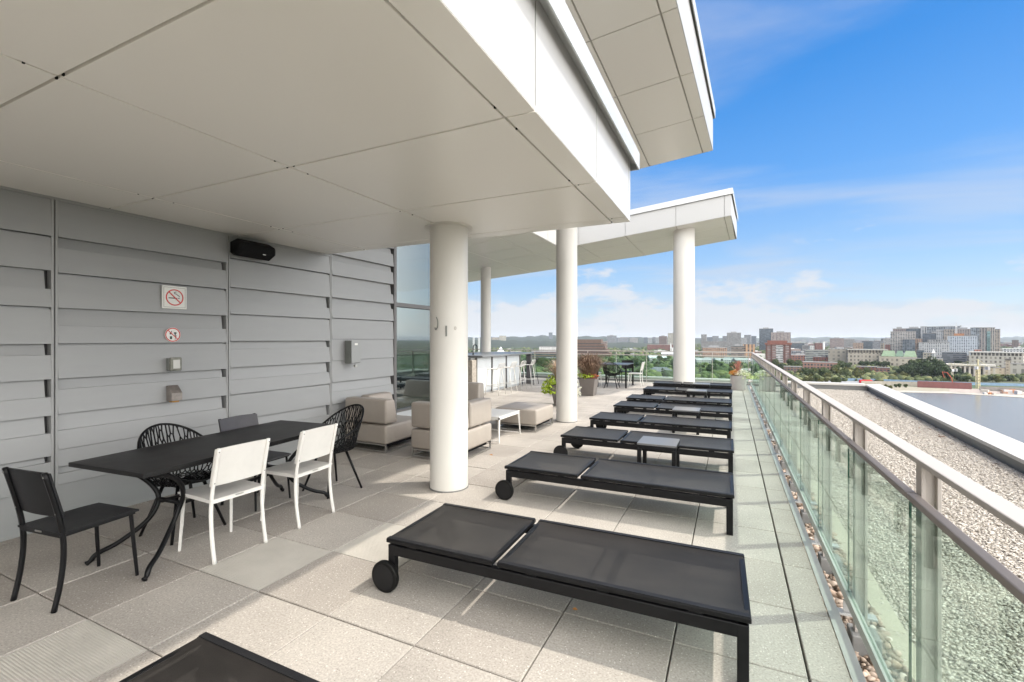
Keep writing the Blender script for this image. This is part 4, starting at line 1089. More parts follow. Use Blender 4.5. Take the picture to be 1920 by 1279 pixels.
leaf_cloud(90, (-.2, -.15, .56), .14, .15, .10, .03, rn).build('white_flowers', LM['white'], t)
t = thing('planter', 'round grey planter with pink spikes and orange and cream flowers in the corner', 'planter', (.22, 16.25, 0))
pot(t, 'rd', .225, .235, .45, M['planter_lt'])
blades(46, (-.02, 0, .46), .58, .30, .009, rn, .05).build('pink_spikes', LM['pink'], t)
leaf_cloud(110, (-.13, -.1, .54), .14, .15, .10, .035, rn).build('orange_flowers', LM['orange'], t)
leaf_cloud(260, (.10, -.02, .53), .26, .22, .11, .03, rn, .05).build('cream_flowers', LM['white'], t)
leaf_cloud(160, (.16, 0, .46), .26, .22, .10, .035, rn, .15).build('leaves', LM['cream'], t)
#CITY
# ------------------------------------------------------------------ the city below and beyond
GND = -43.4; EYE = H-GND
FV = Vector((-math.sin(YAW), math.cos(YAW))); RV = Vector((math.cos(YAW), math.sin(YAW)))
def wp(px, d):                     # bearing and distance -> ground position (map survey of the view)
    a = (px-960)/865; v = FV*d+RV*(a*d); return v.x, v.y
def dist(ybase, z=GND): return (H-z)*865/(ybase-636)
def ground_pt(px, py, z=GND):
    x, y = wp(px, dist(py, z)); return (x, y, z)

def ground():
    m = bpy.data.materials.new('city_ground'); m.use_nodes = True; nt = m.node_tree; L = nt.links.new; b = nt.nodes['Principled BSDF']; b.inputs['Roughness'].default_value = .95
    tc = nn(nt, 'ShaderNodeTexCoord')
    n1 = nn(nt, 'ShaderNodeTexNoise'); n1.inputs['Scale'].default_value = .006; n1.inputs['Detail'].default_value = 8; n1.inputs['Roughness'].default_value = .7
    v = nn(nt, 'ShaderNodeTexVoronoi'); v.inputs['Scale'].default_value = .03
    for n in (n1, v): L(tc.outputs['Object'], n.inputs['Vector'])
    r = nn(nt, 'ShaderNodeValToRGB'); e = r.color_ramp.elements
    e[0].position = .38; e[0].color = (.045, .065, .025, 1); e[1].position = .62; e[1].color = (.16, .15, .11, 1)
    x = e.new(.5); x.color = (.08, .10, .04, 1)
    L(n1.outputs['Fac'], r.inputs[0])
    mx = nn(nt, 'ShaderNodeMixRGB', blend_type='MULTIPLY'); mx.inputs['Fac'].default_value = .5; L(r.outputs[0], mx.inputs['Color1']); L(v.outputs['Color'], mx.inputs['Color2'])
    L(mx.outputs[0], b.inputs['Base Color'])
    s = 20000; g = MB(); g.add([(-s, -s, GND), (s, -s, GND), (s, s, GND), (-s, s, GND)], [(0, 1, 2, 3)])
    tag(g.build('ground', m), kind='structure')
    # river bay
    sh = [(1560, 729), (1640, 733), (1700, 735), (1790, 737), (1860, 741), (1920, 745), (2050, 752), (2400, 775), (3000, 800)]
    P = [ground_pt(x, y, GND+.4) for x, y in sh]
    near = [(220, -250), (120, -300), (60, -60), (40, 60), (20, 130)]
    w = bpy.data.materials.new('river_water'); w.use_nodes = True; nt = w.node_tree; b = nt.nodes['Principled BSDF']
    b.inputs['Base Color'].default_value = (.17, .15, .125, 1); b.inputs['Roughness'].default_value = .2; b.inputs['Specular IOR Level'].default_value = .3
    n = nn(nt, 'ShaderNodeTexNoise'); n.inputs['Scale'].default_value = .25; n.inputs['Detail'].default_value = 5
    tc = nn(nt, 'ShaderNodeTexCoord'); nt.links.new(tc.outputs['Object'], n.inputs['Vector'])
    bp = nn(nt, 'ShaderNodeBump'); bp.inputs['Strength'].default_value = .25; bp.inputs['Distance'].default_value = .12; nt.links.new(n.outputs['Fac'], bp.inputs['Height']); nt.links.new(bp.outputs[0], b.inputs['Normal'])
    g = MB(); pl = P+[(x, y, GND+.4) for x, y in near]; g.add(pl, [tuple(range(len(pl)-1, -1, -1))])
    tag(g.build('water', w), kind='structure')
    # pale shore strip
    g = MB(); top = [ground_pt(x, y-(6 if x > 1800 else 3.2), GND+.25) for x, y in sh[:-1]]; bot = [ground_pt(x, y+.8, GND+.55) for x, y in sh[:-1]]
    vs = top+bot; k = len(top); g.add(vs, [(i, k+i, k+i+1, i+1) for i in range(k-1)])
    tag(g.build('shore', mat('shore_gravel', (.42, .39, .33), .9, var=.3, vscale=.2)), kind='structure')
    # canal strip in front of the shore trees, pond on the left, park paths
    for nm, pts, c in (('canal', [(1480, 705), (1560, 708), (1560, 711), (1480, 711)], (.16, .20, .27)), ('pond', [(1318, 697), (1345, 691), (1385, 692), (1402, 699), (1380, 703), (1325, 703)], (.17, .22, .27))):
        g = MB(); pl = [ground_pt(x, y, GND+.3) for x, y in pts]; g.add(pl, [tuple(range(len(pl)))]); 
        tag(g.build(nm, mat(nm+'_water', c, .25)), kind='structure')
    for k, (pts, c) in enumerate(((([(1600, 707), (1625, 704), (1700, 707), (1700, 709), (1625, 706.5), (1600, 709)]), (.34, .33, .3)), ([(1500, 712), (1640, 716), (1640, 719), (1500, 715)], (.3, .3, .3)), ([(1640, 723), (1780, 727), (1780, 734), (1640, 731)], (.30, .27, .2)), ([(1780, 727), (1920, 733), (1920, 741), (1780, 735)], (.36, .30, .26)))):
        g = MB(); pl = [ground_pt(x, y, GND+.35+.05*k) for x, y in pts]; g.add(pl, [tuple(range(len(pl)))])
        tag(g.build('path' if k < 2 else 'ground_clearing', mat('path_%d' % k, c, .9, var=.3, vscale=.3)), kind='structure')
ground()

def hills():
    def ridge(name, d0, pts, c, seed):
        rng = random.Random(seed); g = MB(); vs = []; n = len(pts)-1; steps = 90; rows = 7
        for r_ in range(rows):
            for i in range(steps+1):
                u = i/steps*n; k = min(n-1, int(u)); f_ = u-k
                px = pts[k][0]+(pts[k+1][0]-pts[k][0])*f_; py = pts[k][1]+(pts[k+1][1]-pts[k][1])*f_
                py += .8*math.sin(i*.9+seed)+rng.uniform(-.4, .4) if 0 < r_ else 0
                D = d0*(1+.12*(r_-rows//2)); h = max(0, 1-abs(r_-rows//2)/(rows//2))**.6
                x, y = wp(px, D); z = GND-2+(H+(636-py)*d0/865-GND+2)*h
                vs.append((x, y, z))
        fs = []
        for r_ in range(rows-1):
            for i in range(steps): a = r_*(steps+1)+i; fs.append((a, a+1, a+steps+2, a+steps+1))
        g.add(vs, fs); tag(g.build(name, c, smooth=True), kind='structure')
    hm = mat('hill_forest', (.05, .065, .04), .95, c2=(.012, .02, .014), vscale=.02, detail=10)
    ridge('hills', 5200, [(700, 631), (860, 632.5), (930, 632), (985, 631), (1020, 629), (1050, 629.5), (1100, 630.5), (1150, 632), (1250, 633.5), (1420, 634)], hm, 1)
    ridge('far_hills', 9000, [(1380, 634), (1480, 633), (1560, 632.5), (1680, 633.5), (1850, 634), (1880, 632.5), (1920, 630.5), (2050, 629)], hm, 2)
    ridge('wooded_hills', 2600, [(760, 638), (870, 637), (930, 638), (1000, 639), (1060, 640), (1140, 642), (1300, 645)], hm, 3)
hills()

FM = {}
def facade(wall, glass=(.05, .07, .09), style='grid', fl=3.2, bay=3.6, r=.7):
    key = (wall, glass, style, fl, bay)
    if key in FM: return FM[key]
    m = bpy.data.materials.new('facade_%s' % style); m.use_nodes = True; nt = m.node_tree; L = nt.links.new; b = nt.nodes['Principled BSDF']
    tc = nn(nt, 'ShaderNodeTexCoord'); sp = nn(nt, 'ShaderNodeSeparateXYZ'); L(tc.outputs['Object'], sp.inputs[0])
    def op(o, a, c=None):
        n = nn(nt, 'ShaderNodeMath', operation=o)
        for i, v in enumerate((a, c)):
            if v is None: continue
            if isinstance(v, (int, float)): n.inputs[i].default_value = v
            else: L(v, n.inputs[i])
        return n.outputs[0]
    u = op('ADD', sp.outputs['X'], sp.outputs['Y']); fu = op('FRACT', op('DIVIDE', u, bay)); fz = op('FRACT', op('DIVIDE', sp.outputs['Z'], fl))
    if style == 'grid': mk = op('MULTIPLY', op('GREATER_THAN', fu, .38), op('GREATER_THAN', fz, .42))
    elif style == 'bands': mk = op('GREATER_THAN', fz, .5)
    elif style == 'balcony': mk = op('MAXIMUM', op('MULTIPLY', op('GREATER_THAN', fu, .5), op('GREATER_THAN', fz, .3)), op('MULTIPLY', op('LESS_THAN', fu, .3), op('GREATER_THAN', fz, .55)))
    elif style == 'curtain': mk = op('MULTIPLY', op('GREATER_THAN', fu, .12), op('GREATER_THAN', fz, .14))
    elif style == 'vert': mk = op('MULTIPLY', op('GREATER_THAN', fu, .5), op('GREATER_THAN', fz, .15))
    else: mk = op('MULTIPLY', op('MULTIPLY', op('GREATER_THAN', fu, .55), op('GREATER_THAN', fz, .45)), 1.0)
    no = nn(nt, 'ShaderNodeSeparateXYZ'); L(tc.outputs['Normal'], no.inputs[0]); up = op('LESS_THAN', op('ABSOLUTE', no.outputs['Z']), .5)
    mk = op('MULTIPLY', mk, up)
    nz = nn(nt, 'ShaderNodeTexNoise'); nz.inputs['Scale'].default_value = .12; nz.inputs['Detail'].default_value = 6; L(tc.outputs['Object'], nz.inputs['Vector'])
    w2 = nn(nt, 'ShaderNodeMixRGB'); w2.inputs['Color1'].default_value = (*[c*.78 for c in wall], 1); w2.inputs['Color2'].default_value = (*[min(1, c*1.15) for c in wall], 1); L(nz.outputs['Fac'], w2.inputs['Fac'])
    cb = nn(nt, 'ShaderNodeCombineXYZ'); L(op('FLOOR', op('DIVIDE', u, bay)), cb.inputs[0]); L(op('FLOOR', op('DIVIDE', sp.outputs['Z'], fl)), cb.inputs[1])
    wn = nn(nt, 'ShaderNodeTexWhiteNoise'); L(cb.outputs[0], wn.inputs['Vector']); gv = nn(nt, 'ShaderNodeMixRGB'); gv.inputs['Color1'].default_value = (*[c*.6 for c in glass], 1); gv.inputs['Color2'].default_value = (*[(c*2.2+wall[i]*.9)/2 for i, c in enumerate(glass)], 1)
    L(op('POWER', wn.outputs['Value'], 2.0), gv.inputs['Fac'])
    mx = nn(nt, 'ShaderNodeMixRGB'); L(mk, mx.inputs['Fac']); L(w2.outputs[0], mx.inputs['Color1']); L(gv.outputs[0], mx.inputs['Color2'])
    L(mx.outputs[0], b.inputs['Base Color']); rr = nn(nt, 'ShaderNodeMapRange'); rr.inputs['To Min'].default_value = r; rr.inputs['To Max'].default_value = .18; L(mk, rr.inputs['Value']); L(rr.outputs[0], b.inputs['Roughness'])
    FM[key] = m; return m
RM = {}
def roofmat(c):
    if c not in RM: RM[c] = mat('roof', c, .9, var=.2, vscale=.3)
    return RM[c]
W_ = dict((k, tuple(min(.7, x*.78) for x in v)) for k, v in dict(beige=(.44, .38, .30), cream=(.52, .49, .40), tan=(.50, .31, .19), brown=(.20, .13, .10), red=(.25, .10, .07), brick=(.22, .13, .10), grey=(.28, .28, .29), pale=(.44, .44, .44), white=(.62, .62, .60), dark=(.09, .11, .13), stone=(.36, .33, .27), blue=(.17, .19, .22), conc=(.33, .31, .29)).items())
def tower(lab, x0, x1, ytop, ybase, wall, style='grid', rot=0, deep=.7, cat='building', glass=(.05, .07, .09), roof=(.24, .23, .22), pent=.0, d=None, group=None, fl=3.2, bay=3.6, name='city_building', steps=(), z0=None):
    d = d or dist(ybase); w = (x1-x0)*d/865; zt = H+(636-ytop)*d/865; px = (x0+x1)/2
    dp = min(max(8, w*deep), 60); X, Y = wp(px, d+dp/2)
    ang = math.atan2(Y, X)-math.pi/2+R(rot)
    zb = GND if z0 is None else z0
    t = thing(name, lab, cat, (X, Y, zb), ang, group)
    h = zt-zb
    ph = 3.5 if pent else 0; hb = h-ph
    if hb < 2: hb = h; pent = 0
    cs = abs(math.cos(R(rot))); ww = w*cs if not rot else max(4, (w-abs(math.sin(R(rot)))*dp)/cs)
    m = MB(); m.box(-ww/2, ww/2, -dp/2, dp/2, -2, hb-.8)
    for (sx0, sx1, sh) in steps: m.box(sx0*ww/2, sx1*ww/2, -dp/2-1.5, dp/2-1.5, -2, hb*sh)
    m.build('walls', facade(W_[wall] if isinstance(wall, str) else wall, glass, style, fl, bay), t)
    m = MB(); m.box(-ww/2-.3, ww/2+.3, -dp/2-.3, dp/2+.3, hb-.8, hb); m.build('roof', roofmat(roof), t)
    if pent: m = MB(); m.box(-ww*.22, ww*.18, -dp*.2, dp*.2, hb, h); m.build('roof_plant_room', roofmat((.3, .3, .3)), t)
    return t
# --- left and middle distance
tower('pair of beige apartment slabs on the wooded hill right of the slim column', 922, 935, 632, 645, 'beige', d=2700, pent=1)
tower('taller pale apartment slab on the wooded hill right of the slim column', 936, 949, 629.5, 645, 'cream', d=2750)
tower('lone dark tower on the skyline left of the second round column', 1029, 1036, 623.5, 645, 'blue', d=4000)
tower('white box building left of the second round column', 1011, 1046, 650, 659, 'white', d=900, style='plain', glass=(.4, .4, .4), z0=-30)
tower('brown low building with dark window strips left of the second round column', 996, 1046, 659, 672, 'brown', 'bands', d=850, fl=4.5)
tower('dark glass low building left of the second round column', 1012, 1044, 671, 682, 'dark', 'bands', d=800)
tower('pale flat roofed shed left of the second round column', 1012, 1040, 677, 690, 'white', 'plain', d=700, glass=(.3, .3, .3))
# stepped brown office
dd = dist(672, GND)
for k in range(1): pass
def stepped():
    d = 1000; X, Y = wp(1105, d+15); t = thing('office_building', 'stepped brown stone office building with dark window bands', 'building', (X, Y, GND), math.atan2(Y, X)-math.pi/2-R(8))
    s = d/865
    tiers = [(-30, 24, 636.5, 645), (-34, 29, 645, 650), (-38, 31, 650, 655), (-42, 37, 655, 661), (-46, 41, 661, 690)]
    for i, (a, b, yt, yb) in enumerate(tiers):
        zt = H+(636-yt)*s-GND; zb = max(-1, H+(636-yb)*s-GND)
        m = MB(); m.box(a*s, b*s, -14-i*2, 14, zb+1.6 if i < 4 else zb, zt); m.build('storey', roofmat((.13, .085, .065)), t)
        if i < 4: m = MB(); m.box(a*s+1, b*s-1, -13-i*2, 13, zb-.2, zb+1.6); m.build('window_band', roofmat((.04, .045, .05)), t)
stepped()
tower('narrow pale office wing right of the stepped brown office', 1126, 1139, 640, 668, (.30, .22, .18), 'bands', d=1050)
for lab, x0, x1, yt, d, wl, st_ in (
    ('grey twin apartment block, tallest behind the stepped brown office', 1138, 1156, 628, 2600, 'grey', 'balcony'),
    ('low grey apartment row on the skyline right of the twin block', 1157, 1178, 632, 3400, 'grey', 'grid'), ('pale slab on the skyline left of the square black table', 1180, 1196, 633, 3300, 'conc', 'grid'),
    ('dark grey slab on the skyline above the end railing', 1207, 1214, 632.5, 2600, 'blue', 'balcony'), ('white striped slab beside the dark grey one on the skyline', 1215, 1222, 633, 2600, 'pale', 'balcony'),
    ('grey slab in the middle of the skyline row', 1223, 1229, 632, 2650, 'grey', 'balcony'), ('pale slab at the right end of the skyline row', 1229.5, 1236, 632.5, 2600, 'pale', 'balcony'),
    ('brown apartment block left of the big cream block', 1236, 1251, 629, 2300, 'brown', 'grid'), ('big cream apartment block left of the far round column', 1253, 1285, 623, 2000, 'cream', 'vert'),
    ('pale slab just right of the far round column', 1315, 1325, 627, 2100, 'conc', 'balcony'), ('low blue grey block right of the far round column', 1326, 1335, 632, 2500, 'blue', 'grid'),
    ('thin grey tower pair right of the far round column', 1336, 1347, 630, 2400, 'grey', 'balcony'), ('dark block left of the tall grey office', 1355, 1365, 630, 2000, 'grey', 'bands'),
    ('tall grey office with white lower floors on the skyline', 1364, 1388, 622, 1700, 'conc', 'bands'), ('pale roofed low block right of the tall grey office', 1388, 1400, 633, 1800, 'pale', 'grid'),
    ('grey block with white edge on the skyline', 1396, 1408, 628, 2100, 'grey', 'vert'), ('small grey block next to the dark glass tower', 1409, 1418, 630, 2200, 'blue', 'grid'),
    ('dark glass tower on the skyline above the railing corner', 1425, 1448, 614, 1500, 'dark', 'curtain'), ('brown ribbed apartment tower beside the dark glass tower', 1448, 1480, 621, 1400, (.30, .24, .21), 'vert')):
    tower(lab, x0, x1, yt, 0, wl, st_, d=d, pent=1 if x1-x0 > 12 else 0, rot=random.choice([-8, 0, 6]))
tower('tan apartment tower with rows of balconies right of the far round column', 1317, 1361, 648, 683, 'tan', 'balcony', d=880, pent=1, rot=4)
tower('dark banded side of the tan apartment tower near the railing corner', 1372, 1394, 645, 683, (.22, .17, .13), 'bands', d=860, pent=1)
tower('orange tan apartment tower near the railing corner', 1394.5, 1414, 645, 683, (.50, .30, .17), 'vert', d=855, bay=6)
tower('long low grey building behind the tan apartment towers', 1318, 1370, 640, 655, 'conc', 'bands', d=1300)
tower('long red brick school behind the far round column', 1215, 1300, 646, 655, 'red', 'grid', d=1500, deep=.2)
# white church spire
t = thing('church', 'small white church with a thin spire left of the far round column', 'church', (*wp(1266, 1250), GND), R(20))
m = MB(); m.box(-10, 14, -6, 6, 0, 22); m.build('nave', roofmat((.6, .6, .58)), t)
m = MB(); m.box(-13, -10, -2, 2, 0, 26); m.add([(-13, -2, 26), (-10, -2, 26), (-10, 2, 26), (-13, 2, 26), (-11.5, 0, 36)], [(0, 1, 4), (1, 2, 4), (2, 3, 4), (3, 0, 4)]); m.build('spire', roofmat((.65, .65, .63)), t)
t = thing('pavilion', 'white pyramid roofed pavilion with dark edge right of the slim column', 'pavilion', (*wp(939, 560), GND), R(25))
m = MB(); m.box(-7, 7, -7, 7, 0, 24); m.build('walls', facade(W_['brown'], style='grid'), t)
m = MB(); m.add([(-8, -8, 24), (8, -8, 24), (8, 8, 24), (-8, 8, 24), (0, 0, 36)], [(0, 1, 4), (1, 2, 4), (2, 3, 4), (3, 0, 4), (3, 2, 1, 0)]); m.build('roof', roofmat((.68, .69, .70)), t)
for px, lab in ((888, 'white lattice mast nearer the thick near column'), (898, 'white lattice mast beside the slim column')):
    t = thing('lattice_mast', lab, 'mast', (*wp(px, 700), GND), 0, 'pair of white lattice masts')
    for k, (a, b) in enumerate(((-.9, -.9), (.9, -.9), (.9, .9), (-.9, .9))):
        m = MB(); m.box(a-.18, a+.18, b-.18, b+.18, 0, 48); m.build('upright', roofmat((.6, .62, .62)), t)
    m = MB()
    for k in range(16): z = k*3; m.bar((-.9, -.9, z), (.9, -.9, z+3), .15, .15); m.bar((.9, -.9, z), (.9, .9, z+3), .15, .15)
    m.build('bracing', roofmat((.6, .62, .62)), t)
# townhouses, roofs
def house(lab, px, py, w, dp, h, wallc, roofc, rot=0, group=None, hip=False, cat='house'):
    x, y, z = ground_pt(px, py); t = thing('house', lab, cat, (x, y, z), math.atan2(y, x)-math.pi/2+R(rot), group)
    m = MB(); m.box(-w/2, w/2, -dp/2, dp/2, -.5, h); m.build('walls', facade(wallc, style='grid', fl=2.9, bay=3), t)
    m = MB(); e_ = .5; k = dp*.45
    r0 = w*.25 if hip else w/2+e_
    m.add([(-w/2-e_, -dp/2-e_, h), (w/2+e_, -dp/2-e_, h), (w/2+e_, dp/2+e_, h), (-w/2-e_, dp/2+e_, h), (-r0, 0, h+k*.6), (r0, 0, h+k*.6)], [(0, 1, 5, 4), (2, 3, 4, 5), (3, 0, 4), (1, 2, 5), (3, 2, 1, 0)])
    m.build('roof', roofmat(roofc), t); return t
house('house with large grey hipped roof behind the end parapet', 1238, 706, 30, 20, 6, (.3, .28, .26), (.13, .14, .16), 10, hip=True)
house('pale gabled hall with white roof left of the far round column', 1268, 674, 60, 22, 12, (.5, .5, .48), (.55, .58, .6), -10)
house('smaller white roofed wing of the pale gabled hall', 1232, 678, 34, 16, 8, (.45, .45, .44), (.52, .55, .56), 15)
house('grey gabled barn right of the far planter', 1405, 706, 24, 14, 6, (.3, .3, .3), (.2, .2, .2), 30)
for k in range(6):
    house(['leftmost', 'second', 'third', 'fourth', 'fifth', 'rightmost'][k]+' of the pale townhouses between the far round column and the corner planter', 1298+k*18.5, 687+(k % 2)*1.2, 24, 14, 11, (.42, .42, .41), (.30, .31, .32), 25 if k % 2 else -20, 'pale townhouses')
for k in range(4):
    t = thing('blue_container', ['leftmost', 'second', 'third', 'rightmost'][k]+' of the blue sheds left of the far round column', 'shed', (*wp(1228+k*13, dist(694+k*.6)), GND), R(10*k), 'blue sheds')
    m = MB(); m.box(-4.5, 4.5, -2, 2, 0, 3.2); m.build('shed_body', roofmat((.05, .13, .42)), t)
    m = MB(); m.box(-4.7, 4.7, -2.2, 2.2, 3.2, 3.5); m.build('shed_roof', roofmat((.35, .45, .6)), t)

# --- right: red framed tower
def red_tower():
    d = 800; X, Y = wp(1459, d+12); t = thing('red_tower', 'red brown brick apartment tower with overhanging top floor', 'building', (X, Y, GND), math.atan2(Y, X)-math.pi/2)
    s = d/865; zt = H+(636-641)*s-GND; w = 42*s
    m = MB(); m.box(-w/2+1.5, w/2-1.5, -10, 10, 0, zt-5); m.build('walls', facade((.17, .08, .065), (.26, .25, .25), 'bands', 3.0), t)
    m = MB()
    for x in (-w/2+.5, -w/2+8, w/2-11, w/2-3): m.box(x, x+2.6, -11, 11, 0, zt-5)
    m.build('brick_pier', roofmat((.11, .055, .045)), t)
    m = MB(); m.box(-w/2-1, w/2+1, -12, 12, zt-5, zt-1.8); m.box(-w/2+3, w/2-6, -10, 10, zt-1.8, zt+2.2); m.build('top_floor', roofmat((.19, .075, .055)), t)
    m = MB(); m.box(-3, 7, -10.4, -9.9, 4, zt-6); m.build('balcony_strip', facade((.42, .42, .42), (.12, .12, .12), 'bands', 3.0), t)
red_tower()
t = thing('chimney', 'tall slim white chimney right of the red brown tower', 'chimney', (*wp(1544.5, 900), GND)); m = MB(); m.cyl(0, 0, 0, H+(636-642)*900/865-GND, 1.6, 20, 1.4); m.build('stack', roofmat((.72, .72, .72)), t, smooth='auto')
m = MB(); m.cyl(0, 0, H+(636-642)*900/865-GND, H+(636-641)*900/865-GND+.5, 1.7, 20); m.build('rim', roofmat((.5, .5, .5)), t)
far = [
 ('brown apartment block on the skyline right of the white chimney', 1558, 1580, 632.5, 1600, (.30, .22, .19), 'balcony'), ('dark low block behind the brown skyline block', 1580, 1600, 634.5, 1700, 'conc', 'grid'),
 ('white cube building left of the white chimney', 1517, 1526, 648, 1100, 'white', 'plain'), ('red brick block left of the white chimney', 1528, 1541, 643, 1200, 'red', 'grid'), ('tan brick block left of the dark office slab', 1601, 1617, 640, 1300, (.36, .25, .18), 'grid'),
 ('dark office slab before the tower cluster', 1618, 1634, 637, 1300, 'dark', 'bands'), ('grey office left of the tower cluster', 1634, 1655, 637, 1400, 'grey', 'bands'), ('pale block touching the tower cluster on its left', 1655, 1676, 633, 1500, 'conc', 'grid'),
 ('long dark red building below the tower cluster', 1665, 1703, 643, 1150, 'red', 'plain'), ('low grey office beyond the red brown tower', 1484, 1506, 641, 1400, 'dark', 'bands'), ('long pale office strip beyond the white chimney', 1505, 1520, 645, 1200, 'conc', 'bands'),
]
for lab, x0, x1, yt, d, wl, st_ in far: tower(lab, x0, x1, yt, 0, wl, st_, d=d, rot=random.choice([-10, 0, 12]), pent=1 if x1-x0 > 14 else 0)
# tower cluster (condominiums)
cl = [
 ('brown topped apartment tower at the left edge of the tower cluster', 1677, 1696, 613, 1010, (.20, .16, .15), 'grid'),
 ('pale fronted lower block at the left edge of the tower cluster', 1675, 1711, 621.5, 960, (.36, .33, .30), 'balcony'),
 ('dark blue glass tower in the left part of the tower cluster', 1697, 1731, 612.5, 1020, 'dark', 'curtain'),
 ('slim white edged tower left of the cluster centre', 1727.5, 1736, 612, 990, 'pale', 'vert'),
 ('dark glass cube in front of the slim white edged tower', 1733, 1752, 624.5, 965, (.06, .07, .09), 'curtain'),
 ('dark glass block in the lower left of the tower cluster', 1695, 1713, 636, 930, 'blue', 'curtain'),
 ('brown brick block in the lower left of the tower cluster', 1713, 1727, 634.5, 925, (.27, .18, .13), 'grid'),
 ('long grey glass slab along the back of the tower cluster', 1736, 1790, 612, 1060, (.30, .32, .34), 'curtain'),
 ('pale balcony tower at the cluster centre', 1751, 1773, 618, 985, (.38, .38, .38), 'balcony'),
 ('tan apartment tower at the cluster centre', 1772, 1786, 617, 975, (.33, .28, .23), 'balcony'),
 ('stepped white podium building below the tower cluster', 1729, 1772, 642, 900, (.42, .42, .42), 'grid'),
 ('grey podium tower right of the stepped white podium', 1744, 1772, 637, 915, (.34, .34, .33), 'balcony'),
 ('blue white gridded tower with orange netting on top', 1784, 1824, 629.5, 920, (.42, .46, .50), 'grid'),
 ('brown slab behind the gridded tower', 1790, 1822, 614, 1030, (.28, .24, .22), 'grid'),
 ('smooth grey glass tower right of the gridded tower', 1822, 1834, 614, 960, (.30, .33, .35), 'curtain'),
 ('brown grey ribbed tower in the right of the cluster', 1833, 1846, 614, 955, (.27, .24, .22), 'vert'),
 ('tower with a green glass strip in the right of the cluster', 1845.5, 1862, 614, 950, (.36, .32, .28), 'vert'),
 ('tan stepped tower at the right edge of the cluster', 1862, 1873, 617, 955, (.36, .31, .26), 'balcony'),
]
for i, (lab, x0, x1, yt, d, wl, st_) in enumerate(cl):
    t = tower(lab, x0, x1, yt, 0, wl, st_, d=d, deep=.5, pent=1 if i in (0, 2, 8, 13) else 0, fl=3.1, bay=4.0 if i % 2 else 3.2)
    if 'orange' in lab:
        m = MB(); h = H+(636-629.5)*920/865-GND; m.box(-12, 3, -5, 5, h, h+4.5); m.build('netting', roofmat((.36, .17, .08)), t)
    if 'green glass' in lab:
        h = H+(636-614)*950/865-GND; m = MB(); m.box(-2.6, 2.6, -9, -4.4, 4, h-8); m.build('glass_strip', facade((.16, .24, .24), (.10, .18, .18), 'curtain'), t)
def crane(lab, px, ytop, d, z0, colr, jib, rot, name='tower_crane', group=None):
    t = thing(name, lab, 'crane', (*wp(px, d), z0), rot, group); h = H+(636-ytop)*d/865-z0; c = roofmat(colr); s = d/900
    m = MB()
    for a, b in ((-1, -1), (1, -1), (1, 1), (-1, 1)): m.box(a*.9-.22, a*.9+.22, b*.9-.22, b*.9+.22, 0, h-5)
    k = 0
    while k*2.6 < h-8: z = k*2.6; m.bar((-.9, -.9, z), (.9, -.9, z+2.6), .25, .25); m.bar((.9, .9, z), (-.9, .9, z+2.6), .25, .25); m.bar((.9, -.9, z), (.9, .9, z+2.6), .25, .25); k += 1
    m.build('mast', c, t)
    if jib:
        m = MB(); m.bar((-jib, 0, h-5), (jib*.35, 0, h-5), .7, .35); m.bar((-jib, 0, h-3.6), (jib*.1, 0, h-3.6), .3, .25)
        for q in range(12): x = -jib+q*jib/11; m.bar((x, 0, h-5), (x+jib/22, 0, h-3.6), .2, .2)
        m.build('jib', c, t)
        m = MB(); m.box(jib*.24, jib*.35, -1, 1, h-8, h-5); m.build('counterweight', roofmat((.35, .35, .35)), t)
        m = MB(); m.bar((0, 0, h-5), (0, 0, h+1), .8, .8); m.bar((0, 0, h+1), (-jib*.6, 0, h-3.4), .2, .2); m.bar((0, 0, h+1), (jib*.3, 0, h-4.8), .2, .2); m.build('apex', c, t)
        m = MB(); m.box(-1.2, 1.2, -2.2, -.8, h-8, h-5.4); m.build('cab', roofmat((.6, .6, .6)), t)
    return t
crane('pale tower crane rising above the roofs of the tower cluster', 1793, 606, 940, GND, (.55, .57, .58), 22, R(-30))
crane('yellowish tower crane on the river shore', 1833.5, 676, 418, GND, (.62, .55, .34), 26, R(-60))
crane('thin beige crane mast above the dark shore trees', 1784, 683, 505, GND, (.5, .46, .38), 16, R(20))
# excavator arm
X, Y = wp(1787, 425); t = thing('excavator', 'red long armed excavator on the river shore', 'excavator', (X, Y, GND), R(-30))
m = MB(); m.box(-3, 2.4, -1.6, 1.6, 1.2, 3.6); m.build('body', roofmat((.55, .10, .05)), t, bevel=.2)
m = MB(); m.box(-3.2, 2.8, -2.0, -1.0, 0, 1.2); m.box(-3.2, 2.8, 1.0, 2.0, 0, 1.2); m.build('track', M['rubber'], t)
m = MB(); m.bar((0, 0, 3), (-1.0, 0, 9), .6, .6); m.bar((-1.0, 0, 9), (-4.0, 0, 14), .5, .5); m.bar((-4.0, 0, 14), (-7.5, 0, 14.5), .4, .4); m.bar((-7.5, 0, 14.5), (-6.0, 0, 9), .35, .35); m.build('arm', roofmat((.45, .10, .06)), t)
m = MB(); m.box(.2, 2, -1.4, .2, 3.6, 5.0); m.build('cab', M['blackmetal'], t)
X, Y = wp(1765, 430); t = thing('storage_dome', 'white tarpaulin dome on the river shore', 'tent', (X, Y, GND), R(20))
m = MB(); n = 14
for q in range(2): pass
vs = []
for x in (-6, -3, 0, 3, 6):
    k = math.sqrt(max(.05, 1-(x/6.6)**2)); vs += [(x, 4*k*math.cos(a), 4.6*k*math.sin(a)) for a in [i*math.pi/n for i in range(n+1)]]
m.add(vs, [(r_*(n+1)+i, r_*(n+1)+i+1, (r_+1)*(n+1)+i+1, (r_+1)*(n+1)+i) for r_ in range(4) for i in range(n)]); m.build('canvas', roofmat((.7, .7, .68)), t, smooth=True)
